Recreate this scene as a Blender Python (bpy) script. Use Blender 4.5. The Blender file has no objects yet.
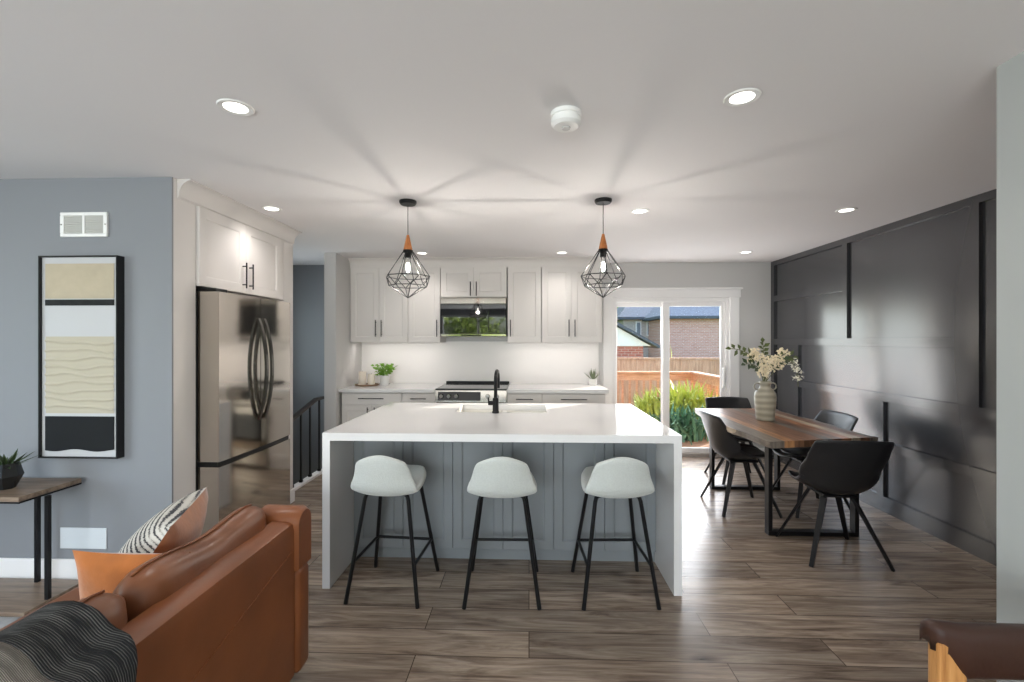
import bpy, bmesh, math, random
from mathutils import Vector, Matrix, Euler
random.seed(7)
C = bpy.context.scene.collection
PI = math.pi

# ------------------------------------------------------------------ camera, sky, sun, window daylight, exposure
scene = bpy.context.scene
cam_d = bpy.data.cameras.new('camera'); cam = bpy.data.objects.new('camera', cam_d); C.objects.link(cam)
cam_d.sensor_width = 36.0; cam_d.lens = 36.0 * 455.0 / 1024.0; cam_d.clip_start = 0.05; cam_d.clip_end = 300
cam.location = (0, 0, 1.455); cam.rotation_euler = (PI / 2, 0, math.radians(2.14))
scene.camera = cam
scene.view_settings.view_transform = 'Standard'; scene.view_settings.look = 'None'
scene.view_settings.gamma = 1.0; scene.view_settings.use_curve_mapping = False
scene.view_settings.exposure = 0.20
scene.cycles.max_bounces = 10; scene.cycles.diffuse_bounces = 6; scene.cycles.glossy_bounces = 5
scene.cycles.transparent_max_bounces = 16
scene.cycles.sample_clamp_indirect = 6.0

world = bpy.data.worlds.new('sky'); scene.world = world; world.use_nodes = True
wn = world.node_tree; bg = wn.nodes['Background']
sky = wn.nodes.new('ShaderNodeTexSky'); sky.sky_type = 'NISHITA'; sky.sun_disc = False
sky.sun_elevation = math.radians(35); sky.sun_rotation = math.radians(45); sky.altitude = 100
sky.air_density = 1.0; sky.dust_density = 2.5
wn.links.new(sky.outputs[0], bg.inputs[0]); bg.inputs[1].default_value = 0.72

def light(name, kind, loc, power, color=(1, 1, 1), **kw):
    d = bpy.data.lights.new(name, kind); d.energy = power; d.color = color
    o = bpy.data.objects.new(name, d); C.objects.link(o); o.location = loc
    for k, v in kw.items():
        setattr(d, k, v)
    return o
def aim(o, d):
    o.rotation_euler = Vector(d).to_track_quat('-Z', 'Y').to_euler()
SUN_DIR = Vector((-0.707 * 0.955, -0.707 * 0.955, -0.29))
sun = light('sun', 'SUN', (12, 17, 8), 14.0, (1.0, 0.93, 0.82), angle=math.radians(0.6)); aim(sun, SUN_DIR)
# daylight that falls through the living room windows (one in the left wall, one behind the camera)
dl = light('daylight_fill', 'AREA', (-4.95, 0.2, 1.5), 105, (0.86, 0.93, 1.0), shape='RECTANGLE', size=2.9, size_y=1.7); aim(dl, (1, 0, -0.55))
dr = light('daylight_fill', 'AREA', (-1.0, -3.5, 1.5), 300, (0.95, 0.97, 1.0), shape='RECTANGLE', size=3.4, size_y=1.8); aim(dr, (0, 1, -0.22))
# sky light through the patio door
for x_ in (1.40, 2.09):
    dd = light('daylight_fill', 'AREA', (x_, 5.77, 1.0), 12, (0.95, 0.97, 1.0), shape='RECTANGLE', size=0.60, size_y=1.78); aim(dd, (0, -1, 0.3))
# added fill that brightens the dark hall, set outside a made-up window
ds = light('daylight_fill', 'AREA', (-3.6, 5.0, 1.45), 20, (0.85, 0.93, 1.0), shape='RECTANGLE', size=0.8, size_y=1.1); aim(ds, (1, 0, -0.1))
for o_ in (dl, dr, ds): o_.visible_glossy = False     # mirrors show the real view through the panes instead
# added area lights below the wall cabinets brighten the splashback; no fixture there
for x_, w_ in ((-1.60, 1.0), (0.30, 1.0)):
    us = light('under_cabinet_fill', 'AREA', (x_, 5.52, 1.425), 1.5, (1.0, 0.95, 0.91), shape='RECTANGLE', size=w_, size_y=0.03); aim(us, (0, 0.15, -1))

# ------------------------------------------------------------------ helpers
def srgb(r, g, b):
    f = lambda c: (c / 255 / 12.92) if c / 255 <= 0.04045 else ((c / 255 + 0.055) / 1.055) ** 2.4
    return (f(r), f(g), f(b), 1)

def mat(name, col, rough=0.5, metal=0.0, bump=0.0, bscale=40.0, var=0.0, vscale=6.0, coat=0.0, spec=0.5, sheen=0.0, emit=None, estr=0.0):
    m = bpy.data.materials.new(name); m.use_nodes = True
    nt = m.node_tree; p = nt.nodes['Principled BSDF']
    p.inputs['Base Color'].default_value = col; p.inputs['Roughness'].default_value = rough
    p.inputs['Metallic'].default_value = metal; p.inputs['Coat Weight'].default_value = coat
    p.inputs['Specular IOR Level'].default_value = spec; p.inputs['Sheen Weight'].default_value = sheen
    if emit:
        p.inputs['Emission Color'].default_value = emit; p.inputs['Emission Strength'].default_value = estr
    tc = nt.nodes.new('ShaderNodeTexCoord')
    if var > 0:
        n = nt.nodes.new('ShaderNodeTexNoise'); n.inputs['Scale'].default_value = vscale; n.inputs['Detail'].default_value = 5
        nt.links.new(tc.outputs['Object'], n.inputs['Vector'])
        r = nt.nodes.new('ShaderNodeValToRGB')
        r.color_ramp.elements[0].position = 0.3; r.color_ramp.elements[1].position = 0.7
        r.color_ramp.elements[0].color = tuple(c * (1 - var) for c in col[:3]) + (1,)
        r.color_ramp.elements[1].color = tuple(min(1, c * (1 + var)) for c in col[:3]) + (1,)
        nt.links.new(n.outputs['Fac'], r.inputs['Fac']); nt.links.new(r.outputs['Color'], p.inputs['Base Color'])
    if bump > 0:
        n2 = nt.nodes.new('ShaderNodeTexNoise'); n2.inputs['Scale'].default_value = bscale; n2.inputs['Detail'].default_value = 4
        nt.links.new(tc.outputs['Object'], n2.inputs['Vector'])
        b = nt.nodes.new('ShaderNodeBump'); b.inputs['Strength'].default_value = bump; b.inputs['Distance'].default_value = 0.01
        nt.links.new(n2.outputs['Fac'], b.inputs['Height']); nt.links.new(b.outputs['Normal'], p.inputs['Normal'])
    return m

def nodes_of(m):
    nt = m.node_tree
    return nt, nt.nodes['Principled BSDF'], [n for n in nt.nodes if n.type == 'TEX_COORD'][0]
def N(nt, t, **kw):
    n = nt.nodes.new(t)
    for k, v in kw.items():
        if k in n.inputs: n.inputs[k].default_value = v
        else: setattr(n, k, v)
    return n
def mapping(nt, tc, scale=(1, 1, 1), rot=(0, 0, 0), out='Object'):
    mp = nt.nodes.new('ShaderNodeMapping'); mp.inputs['Scale'].default_value = scale; mp.inputs['Rotation'].default_value = rot
    nt.links.new(tc.outputs[out], mp.inputs['Vector']); return mp
def ramp(nt, stops):
    r = nt.nodes.new('ShaderNodeValToRGB'); e = r.color_ramp.elements
    while len(e) < len(stops): e.new(0.5)
    for i, (pos, col) in enumerate(stops):
        e[i].position = pos; e[i].color = col
    return r

class MB:
    """collects shapes into one mesh"""
    def __init__(self): self.bm = bmesh.new()
    def box(self, x0, x1, y0, y1, z0, z1, bev=0.0, M=None, seg=1):
        b = bmesh.new(); bmesh.ops.create_cube(b, size=1)
        for v in b.verts:
            v.co = Vector(((x0 + x1) / 2 + v.co.x * (x1 - x0), (y0 + y1) / 2 + v.co.y * (y1 - y0), (z0 + z1) / 2 + v.co.z * (z1 - z0)))
        if bev > 0:
            bmesh.ops.bevel(b, geom=list(b.edges), offset=bev, segments=seg, affect='EDGES', profile=0.5)
        if M is not None: b.transform(M)
        self.add(b); return self
    def add(self, b):
        me = bpy.data.meshes.new('tmp'); b.to_mesh(me); b.free(); self.bm.from_mesh(me); bpy.data.meshes.remove(me)
    def bar(self, p, q, w, h, up=(0, 0, 1), bev=0.0, w2=None, h2=None):
        p, q = Vector(p), Vector(q); d = (q - p); L = d.length; d.normalize()
        u = Vector(up)
        s = d.cross(u)
        if s.length < 1e-4: s = d.cross(Vector((0, 1, 0)))
        s.normalize(); t = s.cross(d)
        w2 = w2 or w; h2 = h2 or h
        vs = []
        for (c, ww, hh) in ((p, w, h), (q, w2, h2)):
            for a, bb in ((-1, -1), (1, -1), (1, 1), (-1, 1)):
                vs.append(self.bm.verts.new(c + s * a * ww / 2 + t * bb * hh / 2))
        F = [(0, 3, 2, 1), (4, 5, 6, 7), (0, 1, 5, 4), (1, 2, 6, 5), (2, 3, 7, 6), (3, 0, 4, 7)]
        for f in F: self.bm.faces.new([vs[i] for i in f])
        return self
    def tube(self, pts, r, seg=8, closed=False, cap=True):
        pts = [Vector(p) for p in pts]; n = len(pts)
        rs = r if isinstance(r, (list, tuple)) else [r] * n
        tang = []
        for i in range(n):
            if closed: t = pts[(i + 1) % n] - pts[i - 1]
            elif i == 0: t = pts[1] - pts[0]
            elif i == n - 1: t = pts[-1] - pts[-2]
            else: t = (pts[i + 1] - pts[i]).normalized() + (pts[i] - pts[i - 1]).normalized()
            tang.append(t.normalized())
        a = tang[0].orthogonal().normalized(); rings = []
        for i in range(n):
            a = (a - tang[i] * a.dot(tang[i])).normalized(); b = tang[i].cross(a)
            k = 1.0
            if 0 < i < n - 1 and not closed:
                c = tang[i].dot((pts[i] - pts[i - 1]).normalized()); k = 1 / max(0.6, c)
            rings.append([self.bm.verts.new(pts[i] + (a * math.cos(2 * PI * j / seg) + b * math.sin(2 * PI * j / seg)) * rs[i]) for j in range(seg)])
        for i in range(n if closed else n - 1):
            A, B = rings[i], rings[(i + 1) % n]
            for j in range(seg): self.bm.faces.new((A[j], A[(j + 1) % seg], B[(j + 1) % seg], B[j]))
        if cap and not closed:
            self.bm.faces.new(rings[0][::-1]); self.bm.faces.new(rings[-1])
        return self
    def lathe(self, prof, c=(0, 0, 0), seg=24, M=None):
        rings = []; new = []
        for (r, z) in prof:
            if r < 1e-5:
                v = self.bm.verts.new((c[0], c[1], c[2] + z)); rings.append([v]); new.append(v)
            else:
                rg = [self.bm.verts.new((c[0] + r * math.cos(2 * PI * j / seg), c[1] + r * math.sin(2 * PI * j / seg), c[2] + z)) for j in range(seg)]
                rings.append(rg); new += rg
        for A, B in zip(rings, rings[1:]):
            for j in range(seg):
                k = (j + 1) % seg
                if len(A) == 1 and len(B) == 1: continue
                if len(A) == 1: self.bm.faces.new((A[0], B[k], B[j]))
                elif len(B) == 1: self.bm.faces.new((A[j], A[k], B[0]))
                else: self.bm.faces.new((A[j], A[k], B[k], B[j]))
        if M is not None:
            for v in new: v.co = M @ v.co
        return self
    def loops(self, loops, cap0=True, cap1=True):
        R = [[self.bm.verts.new(p) for p in lp] for lp in loops]; n = len(R[0])
        for A, B in zip(R, R[1:]):
            for j in range(n): self.bm.faces.new((A[j], A[(j + 1) % n], B[(j + 1) % n], B[j]))
        if cap0: self.bm.faces.new(R[0][::-1])
        if cap1: self.bm.faces.new(R[-1])
        return self
    def extrude(self, poly, f0, f1):
        """poly: 2D points; f0, f1 map a 2D point to 3D"""
        return self.loops([[f0(p) for p in poly], [f1(p) for p in poly]])
    def grid(self, fn, nu, nv):
        V = [[self.bm.verts.new(fn(i / nu, j / nv)) for j in range(nv + 1)] for i in range(nu + 1)]
        for i in range(nu):
            for j in range(nv): self.bm.faces.new((V[i][j], V[i + 1][j], V[i + 1][j + 1], V[i][j + 1]))
        return self
    def leaf(self, p, d, L, W, up=(0, 0, 1), droop=0.0, fold=0.2):
        p = Vector(p); d = Vector(d).normalized(); s = d.cross(Vector(up))
        if s.length < 1e-3: s = d.orthogonal()
        s.normalize(); n = s.cross(d)
        m1 = p + d * L * 0.5 - Vector((0, 0, droop * 0.35)); e = p + d * L - Vector((0, 0, droop))
        a = self.bm.verts.new(p); b = self.bm.verts.new(m1 + s * W / 2 + n * W * fold); c = self.bm.verts.new(e)
        d2 = self.bm.verts.new(m1 - s * W / 2 + n * W * fold); mm = self.bm.verts.new(m1)
        self.bm.faces.new((a, b, mm)); self.bm.faces.new((b, c, mm)); self.bm.faces.new((c, d2, mm)); self.bm.faces.new((d2, a, mm))
        return self
    def build(self, name, m, parent=None, smooth=False, loc=(0, 0, 0), recalc=True, solid=0.0, sub=0, offset=0.0):
        if recalc: bmesh.ops.recalc_face_normals(self.bm, faces=list(self.bm.faces))
        me = bpy.data.meshes.new(name); self.bm.to_mesh(me); self.bm.free()
        me.materials.append(m)
        o = bpy.data.objects.new(name, me); C.objects.link(o); o.location = loc
        if parent is not None: o.parent = parent
        if smooth:
            for p in me.polygons: p.use_smooth = True
            if smooth == 'auto': me.set_sharp_from_angle(angle=math.radians(38))
        if solid:
            s = o.modifiers.new('s', 'SOLIDIFY'); s.thickness = solid; s.offset = offset
        if sub:
            s = o.modifiers.new('d', 'SUBSURF'); s.levels = sub; s.render_levels = sub
        return o

def tag(o, label, cat, group=None, kind=None):
    o['label'] = label; o['category'] = cat
    if group: o['group'] = group
    if kind: o['kind'] = kind
    return o
def thing(name, label, cat, loc=(0, 0, 0), rz=0.0, group=None, kind=None):
    o = bpy.data.objects.new(name, None); C.objects.link(o); o.empty_display_size = 0.05
    o.location = loc; o.rotation_euler = (0, 0, rz)
    return tag(o, label, cat, group, kind)
def struct(o):
    o['kind'] = 'structure'; return o
def kids(o): return [c for c in C.objects if c.parent == o]
def copy_tree(o, label=None, loc=None, rz=None, parent=None):
    c = o.copy(); C.objects.link(c)
    if parent is not None: c.parent = parent
    if label: c['label'] = label
    if loc: c.location = loc
    if rz is not None: c.rotation_euler = (0, 0, rz)
    for k in kids(o): copy_tree(k, parent=c)
    return c

# ------------------------------------------------------------------ materials
M = {}
M['ceiling'] = mat('ceiling_paint', srgb(224, 221, 221), 0.75, bump=0.02, bscale=60)
M['wall_stub'] = mat('mid_grey_wall_paint', srgb(166, 169, 167), 0.6, bump=0.02, bscale=90)
M['wall'] = mat('grey_wall_paint', srgb(130, 132, 136), 0.6, bump=0.02, bscale=90)
M['wall_back'] = mat('pale_grey_wall_paint', srgb(194, 192, 190), 0.6, bump=0.02, bscale=90)
M['trim'] = mat('white_trim_paint', srgb(232, 230, 229), 0.35)
M['cab'] = mat('greige_cabinet_paint', srgb(209, 204, 200), 0.35)
M['island'] = mat('grey_island_paint', srgb(126, 130, 133), 0.38)
M['dark'] = mat('charcoal_wall_paint', srgb(52, 52, 55), 0.20, spec=1.0)
nt_, p_, tc_ = M['dark'].node_tree, M['dark'].node_tree.nodes['Principled BSDF'], None
p_.inputs['Anisotropic'].default_value = 0.85; p_.inputs['Anisotropic Rotation'].default_value = 0.25
tg_ = nt_.nodes.new('ShaderNodeTangent'); tg_.direction_type = 'RADIAL'; tg_.axis = 'Z'; nt_.links.new(tg_.outputs[0], p_.inputs['Tangent'])
M['black'] = mat('matte_black_metal', srgb(22, 22, 24), 0.42, 0.3)
M['blackgap'] = mat('black_plastic', srgb(15, 15, 16), 0.5)
M['steel'] = mat('stainless_steel', srgb(206, 199, 190), 0.09, 1.0, bump=0.03, bscale=3)
M['steel_side'] = mat('stainless_edge', srgb(160, 157, 152), 0.28, 1.0)
M['chrome'] = mat('satin_nickel', srgb(205, 203, 200), 0.25, 1.0)
M['glassblack'] = mat('black_glass', srgb(8, 8, 9), 0.03, spec=1.0)
M['white'] = mat('white_plastic', srgb(232, 231, 228), 0.4)
M['lamp'] = mat('lit_diffuser', (1, 1, 1, 1), 0.5, emit=(1.0, 0.95, 0.88, 1), estr=4.0)
M['bulb'] = mat('lit_bulb', (1, 1, 1, 1), 0.3, emit=(1.0, 0.93, 0.82, 1), estr=14.0)
M['fabric'] = mat('pale_grey_boucle', srgb(188, 191, 187), 0.95, bump=0.35, bscale=220, var=0.05, vscale=120, sheen=0.3)
M['leather_black'] = mat('black_leather', srgb(30, 30, 32), 0.36, bump=0.08, bscale=160)
M['leather_tan'] = mat('cognac_leather', srgb(124, 72, 40), 0.36, bump=0.10, bscale=14, var=0.16, vscale=4)
M['leather_cush'] = mat('cognac_leather_creased', srgb(120, 74, 48), 0.33, bump=0.30, bscale=9, var=0.16, vscale=7)
M['leather_brown'] = mat('chocolate_leather', srgb(58, 37, 29), 0.36, bump=0.06, bscale=60)
M['orange'] = mat('rust_velvet', srgb(168, 98, 42), 0.8, sheen=0.6, var=0.18, vscale=12, bump=0.1, bscale=60)
M['candle'] = mat('ivory_wax', srgb(222, 212, 198), 0.5)
M['ceramic_white'] = mat('white_ceramic', srgb(226, 224, 218), 0.3)
M['pot_black'] = mat('black_ceramic', srgb(28, 29, 30), 0.35)
M['leaf'] = mat('bright_green_leaf', srgb(112, 158, 44), 0.5, var=0.25, vscale=40)
M['leaf_dark'] = mat('dark_green_leaf', srgb(56, 72, 44), 0.5, var=0.3, vscale=30)
M['leaf_sage'] = mat('sage_green_leaf', srgb(110, 120, 92), 0.55, var=0.2, vscale=30)
M['leaf_olive'] = mat('olive_green_leaf', srgb(82, 92, 48), 0.5, var=0.3, vscale=30)
M['petal'] = mat('cream_petal', srgb(240, 228, 202), 0.7, var=0.08, vscale=60)
M['petal_white'] = mat('white_petal', srgb(240, 236, 222), 0.7)
M['stem'] = mat('green_stem', srgb(96, 96, 58), 0.6)
M['quartz'] = mat('white_quartz', srgb(215, 213, 212), 0.10, var=0.012, vscale=3, spec=0.3)
M['splash'] = mat('white_splashback', srgb(228, 224, 221), 0.3)

def wood(name, c1, c2, c3, along='X', scale=3.0, rough=0.4, stretch=10):
    m = mat(name, c1, rough); nt, p, tc = nodes_of(m)
    sc = {'X': (1, stretch, stretch), 'Y': (stretch, 1, stretch), 'Z': (stretch, stretch, 1)}[along]
    mp = mapping(nt, tc, sc)
    n = N(nt, 'ShaderNodeTexNoise', Scale=scale, Detail=7.0, Roughness=0.6, Distortion=0.6)
    nt.links.new(mp.outputs[0], n.inputs['Vector'])
    r = ramp(nt, [(0.30, c1), (0.5, c2), (0.72, c3)])
    nt.links.new(n.outputs['Fac'], r.inputs['Fac']); nt.links.new(r.outputs['Color'], p.inputs['Base Color'])
    b = N(nt, 'ShaderNodeBump', Strength=0.12, Distance=0.005)
    nt.links.new(n.outputs['Fac'], b.inputs['Height']); nt.links.new(b.outputs['Normal'], p.inputs['Normal'])
    return m
M['oak'] = wood('golden_oak', srgb(150, 98, 52), srgb(186, 132, 78), srgb(206, 154, 98), 'Z', 5)
M['wood_cone'] = wood('warm_beech', srgb(150, 88, 44), srgb(176, 108, 58), srgb(196, 128, 72), 'Z', 8)
M['wood_grey'] = wood('grey_brown_laminate', srgb(92, 78, 66), srgb(126, 108, 92), srgb(148, 130, 112), 'X', 3)
M['tray'] = wood('tray_wood', srgb(92, 70, 52), srgb(122, 96, 72), srgb(140, 112, 88), 'X', 8)
M['fence'] = wood('weathered_cedar', srgb(170, 128, 98), srgb(198, 158, 126), srgb(216, 180, 150), 'Z', 2)
M['deckwood'] = wood('cedar_rail', srgb(176, 118, 84), srgb(206, 148, 112), srgb(222, 170, 134), 'X', 3)

def plank_floor(name, cols, pw, ph, rough, mort=0.0025, grain=True):
    m = mat(name, cols[0], rough); nt, p, tc = nodes_of(m)
    br = N(nt, 'ShaderNodeTexBrick', **{'Scale': 1.0, 'Mortar Size': mort, 'Mortar Smooth': 0.3, 'Bias': 0.0, 'Brick Width': pw, 'Row Height': ph})
    br.offset = 0.37; br.offset_frequency = 2; br.squash = 1.0
    br.inputs['Color1'].default_value = (0, 0, 0, 1); br.inputs['Color2'].default_value = (1, 1, 1, 1); br.inputs['Mortar'].default_value = (0.5, 0.5, 0.5, 1)
    nt.links.new(tc.outputs['Object'], br.inputs['Vector'])
    mp = mapping(nt, tc, (1.0, 9.0, 1.0))
    off = N(nt, 'ShaderNodeVectorMath', operation='SCALE'); off.inputs['Scale'].default_value = 37.0
    nt.links.new(br.outputs['Color'], off.inputs[0])
    add = N(nt, 'ShaderNodeVectorMath', operation='ADD')
    nt.links.new(mp.outputs[0], add.inputs[0]); nt.links.new(off.outputs[0], add.inputs[1])
    g = N(nt, 'ShaderNodeTexNoise', Scale=1.6, Detail=8.0, Roughness=0.62, Distortion=1.2); nt.links.new(add.outputs[0], g.inputs['Vector'])
    r = ramp(nt, [(0.28, cols[0]), (0.44, cols[1]), (0.58, cols[2]), (0.75, cols[3])]); nt.links.new(g.outputs['Fac'], r.inputs['Fac'])
    if grain:
        mp2 = mapping(nt, tc, (2.0, 40.0, 1.0)); add2 = N(nt, 'ShaderNodeVectorMath', operation='ADD')
        nt.links.new(mp2.outputs[0], add2.inputs[0]); nt.links.new(off.outputs[0], add2.inputs[1])
        g2 = N(nt, 'ShaderNodeTexNoise', Scale=2.0, Detail=5.0, Roughness=0.7, Distortion=0.6); nt.links.new(add2.outputs[0], g2.inputs['Vector'])
        r2 = ramp(nt, [(0.3, (0.70, 0.70, 0.70, 1)), (0.62, (1.1, 1.1, 1.1, 1))]); nt.links.new(g2.outputs['Fac'], r2.inputs['Fac'])
        mp3 = mapping(nt, tc, (1.0, 2.6, 1.0)); add3 = N(nt, 'ShaderNodeVectorMath', operation='ADD')
        nt.links.new(mp3.outputs[0], add3.inputs[0]); nt.links.new(off.outputs[0], add3.inputs[1])
        vo = N(nt, 'ShaderNodeTexVoronoi', Scale=1.5); nt.links.new(add3.outputs[0], vo.inputs['Vector'])
        r3 = ramp(nt, [(0.02, (0.42, 0.38, 0.36, 1)), (0.13, (1, 1, 1, 1))]); nt.links.new(vo.outputs['Distance'], r3.inputs['Fac'])
        k1 = N(nt, 'ShaderNodeMix', data_type='RGBA', blend_type='MULTIPLY'); k1.inputs['Factor'].default_value = 1.0
        k2 = N(nt, 'ShaderNodeMix', data_type='RGBA', blend_type='MULTIPLY'); k2.inputs['Factor'].default_value = 1.0
        nt.links.new(r.outputs['Color'], k1.inputs['A']); nt.links.new(r2.outputs['Color'], k1.inputs['B'])
        nt.links.new(k1.outputs['Result'], k2.inputs['A']); nt.links.new(r3.outputs['Color'], k2.inputs['B'])
        base_out = k2.outputs['Result']
    else: base_out = r.outputs['Color']
    tint = N(nt, 'ShaderNodeMix', data_type='RGBA', blend_type='MULTIPLY'); tint.inputs['Factor'].default_value = 1.0
    tr = ramp(nt, [(0.0, (0.74, 0.74, 0.74, 1)), (1.0, (1.12, 1.1, 1.08, 1))]); nt.links.new(br.outputs['Color'], tr.inputs['Fac'])
    nt.links.new(base_out, tint.inputs['A']); nt.links.new(tr.outputs['Color'], tint.inputs['B'])
    mm = N(nt, 'ShaderNodeMix', data_type='RGBA', blend_type='MIX'); mm.inputs['B'].default_value = tuple(c * 0.55 for c in cols[0][:3]) + (1,)
    nt.links.new(br.outputs['Fac'], mm.inputs['Factor']); nt.links.new(tint.outputs['Result'], mm.inputs['A'])
    nt.links.new(mm.outputs['Result'], p.inputs['Base Color'])
    b = N(nt, 'ShaderNodeBump', Strength=0.10, Distance=0.004); nt.links.new(g.outputs['Fac'], b.inputs['Height']); nt.links.new(b.outputs['Normal'], p.inputs['Normal'])
    return m
M['floor'] = plank_floor('oak_plank_floor', [srgb(86, 72, 61), srgb(132, 116, 102), srgb(160, 145, 130), srgb(182, 167, 152)], 1.42, 0.19, 0.26)

def tabletop_mat():
    m = mat('reclaimed_wood_boards', srgb(150, 100, 70), 0.32); nt, p, tc = nodes_of(m)
    sep = N(nt, 'ShaderNodeSeparateXYZ'); nt.links.new(tc.outputs['Object'], sep.inputs[0])
    mul = N(nt, 'ShaderNodeMath', operation='MULTIPLY'); mul.inputs[1].default_value = 13.0; nt.links.new(sep.outputs['X'], mul.inputs[0])
    fl = N(nt, 'ShaderNodeMath', operation='FLOOR'); nt.links.new(mul.outputs[0], fl.inputs[0])
    wn_ = N(nt, 'ShaderNodeTexWhiteNoise', noise_dimensions='1D'); nt.links.new(fl.outputs[0], wn_.inputs['W'])
    r = ramp(nt, [(0.0, srgb(128, 92, 68)), (0.22, srgb(178, 128, 86)), (0.40, srgb(118, 108, 98)), (0.62, srgb(176, 158, 134)), (0.80, srgb(158, 106, 70))])
    r.color_ramp.interpolation = 'CONSTANT'
    nt.links.new(wn_.outputs['Value'], r.inputs['Fac'])
    cmb = N(nt, 'ShaderNodeCombineXYZ'); nt.links.new(wn_.outputs['Value'], cmb.inputs['Z'])
    sc = N(nt, 'ShaderNodeVectorMath', operation='SCALE'); sc.inputs['Scale'].default_value = 40; nt.links.new(cmb.outputs[0], sc.inputs[0])
    mp = mapping(nt, tc, (14, 1.5, 1)); ad = N(nt, 'ShaderNodeVectorMath', operation='ADD'); nt.links.new(mp.outputs[0], ad.inputs[0]); nt.links.new(sc.outputs[0], ad.inputs[1])
    g = N(nt, 'ShaderNodeTexNoise', Scale=2.2, Detail=7.0, Roughness=0.6, Distortion=0.8); nt.links.new(ad.outputs[0], g.inputs['Vector'])
    gr = ramp(nt, [(0.34, (0.45, 0.44, 0.44, 1)), (0.62, (1.2, 1.2, 1.2, 1))]); nt.links.new(g.outputs['Fac'], gr.inputs['Fac'])
    mx = N(nt, 'ShaderNodeMix', data_type='RGBA', blend_type='MULTIPLY'); mx.inputs['Factor'].default_value = 1.0
    nt.links.new(r.outputs['Color'], mx.inputs['A']); nt.links.new(gr.outputs['Color'], mx.inputs['B']); nt.links.new(mx.outputs['Result'], p.inputs['Base Color'])
    return m
M['tabletop'] = tabletop_mat()

def stripes_mat():
    m = mat('black_white_woven_stripes', srgb(220, 216, 208), 0.9); nt, p, tc = nodes_of(m)
    w = N(nt, 'ShaderNodeTexWave', wave_type='BANDS', bands_direction='Y', Scale=17.0, Distortion=2.2, Detail=2.0)
    w.inputs['Detail Scale'].default_value = 10.0; nt.links.new(tc.outputs['Object'], w.inputs['Vector'])
    w2 = N(nt, 'ShaderNodeTexNoise', Scale=6.0, Detail=2.0); mp = mapping(nt, tc, (1, 6, 1)); nt.links.new(mp.outputs[0], w2.inputs['Vector'])
    mu = N(nt, 'ShaderNodeMath', operation='MULTIPLY'); nt.links.new(w.outputs['Fac'], mu.inputs[0]); nt.links.new(w2.outputs['Fac'], mu.inputs[1])
    r = ramp(nt, [(0.0, srgb(196, 192, 184)), (0.28, srgb(186, 180, 170)), (0.40, srgb(58, 58, 62)), (1.0, srgb(40, 40, 44))]); nt.links.new(mu.outputs[0], r.inputs['Fac']); nt.links.new(r.outputs['Color'], p.inputs['Base Color'])
    return m
M['stripes'] = stripes_mat()

def throw_mat(name, a, b, sc):
    m = mat(name, a, 0.95, sheen=0.0); nt, p, tc = nodes_of(m)
    w = N(nt, 'ShaderNodeTexWave', wave_type='BANDS', bands_direction='Y', Scale=sc, Distortion=0.35, Detail=2.0)
    w.inputs['Detail Scale'].default_value = 30.0; nt.links.new(tc.outputs['Object'], w.inputs['Vector'])
    n = N(nt, 'ShaderNodeTexNoise', Scale=9.0, Detail=3.0); mp = mapping(nt, tc, (1, 6, 1)); nt.links.new(mp.outputs[0], n.inputs['Vector'])
    mu = N(nt, 'ShaderNodeMath', operation='MULTIPLY'); nt.links.new(w.outputs['Fac'], mu.inputs[0]); nt.links.new(n.outputs['Fac'], mu.inputs[1])
    r = ramp(nt, [(0.30, a), (0.62, b)]); nt.links.new(mu.outputs[0], r.inputs['Fac']); nt.links.new(r.outputs['Color'], p.inputs['Base Color'])
    bb = N(nt, 'ShaderNodeBump', Strength=0.5, Distance=0.004); nt.links.new(w.outputs['Fac'], bb.inputs['Height']); nt.links.new(bb.outputs['Normal'], p.inputs['Normal'])
    return m
M['throw'] = throw_mat('charcoal_woven_wool', srgb(26, 27, 30), srgb(112, 112, 110), 55)
M['throw_light'] = throw_mat('oatmeal_woven_wool', srgb(104, 100, 94), srgb(190, 185, 174), 90)
M['rug'] = mat('grey_rug', srgb(158, 158, 158), 0.95, var=0.35, vscale=9, bump=0.4, bscale=150)

def vase_mat():
    m = mat('stoneware', srgb(150, 146, 128), 0.4); nt, p, tc = nodes_of(m)
    w = N(nt, 'ShaderNodeTexWave', wave_type='BANDS', bands_direction='Z', Scale=6.0, Distortion=2.0, Detail=3.0); nt.links.new(tc.outputs['Object'], w.inputs['Vector'])
    r = ramp(nt, [(0.0, srgb(130, 122, 106)), (0.5, srgb(144, 136, 120)), (1.0, srgb(158, 151, 134))]); nt.links.new(w.outputs['Fac'], r.inputs['Fac'])
    nt.links.new(r.outputs['Color'], p.inputs['Base Color'])
    return m
M['vase'] = vase_mat()

def brick_mat(name, c1, c2, mo):
    m = mat(name, c1, 0.85); nt, p, tc = nodes_of(m)
    br = N(nt, 'ShaderNodeTexBrick', **{'Scale': 1.0, 'Mortar Size': 0.012, 'Brick Width': 0.24, 'Row Height': 0.085})
    br.inputs['Color1'].default_value = c1; br.inputs['Color2'].default_value = c2; br.inputs['Mortar'].default_value = mo
    mp = mapping(nt, tc, (1, 1, 1), (PI / 2, 0, 0)); nt.links.new(mp.outputs[0], br.inputs['Vector']); nt.links.new(br.outputs['Color'], p.inputs['Base Color'])
    return m
M['brick_pink'] = brick_mat('pink_brick', srgb(194, 138, 122), srgb(208, 156, 140), srgb(204, 180, 170))
M['brick_grey'] = brick_mat('grey_brick', srgb(170, 160, 150), srgb(186, 174, 162), srgb(196, 188, 180))
M['brick_red'] = brick_mat('red_brick', srgb(156, 84, 70), srgb(176, 100, 84), srgb(180, 150, 140))
M['shingle'] = mat('grey_shingles', srgb(128, 132, 140), 0.9, bump=0.3, bscale=12, var=0.15, vscale=10)
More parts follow.
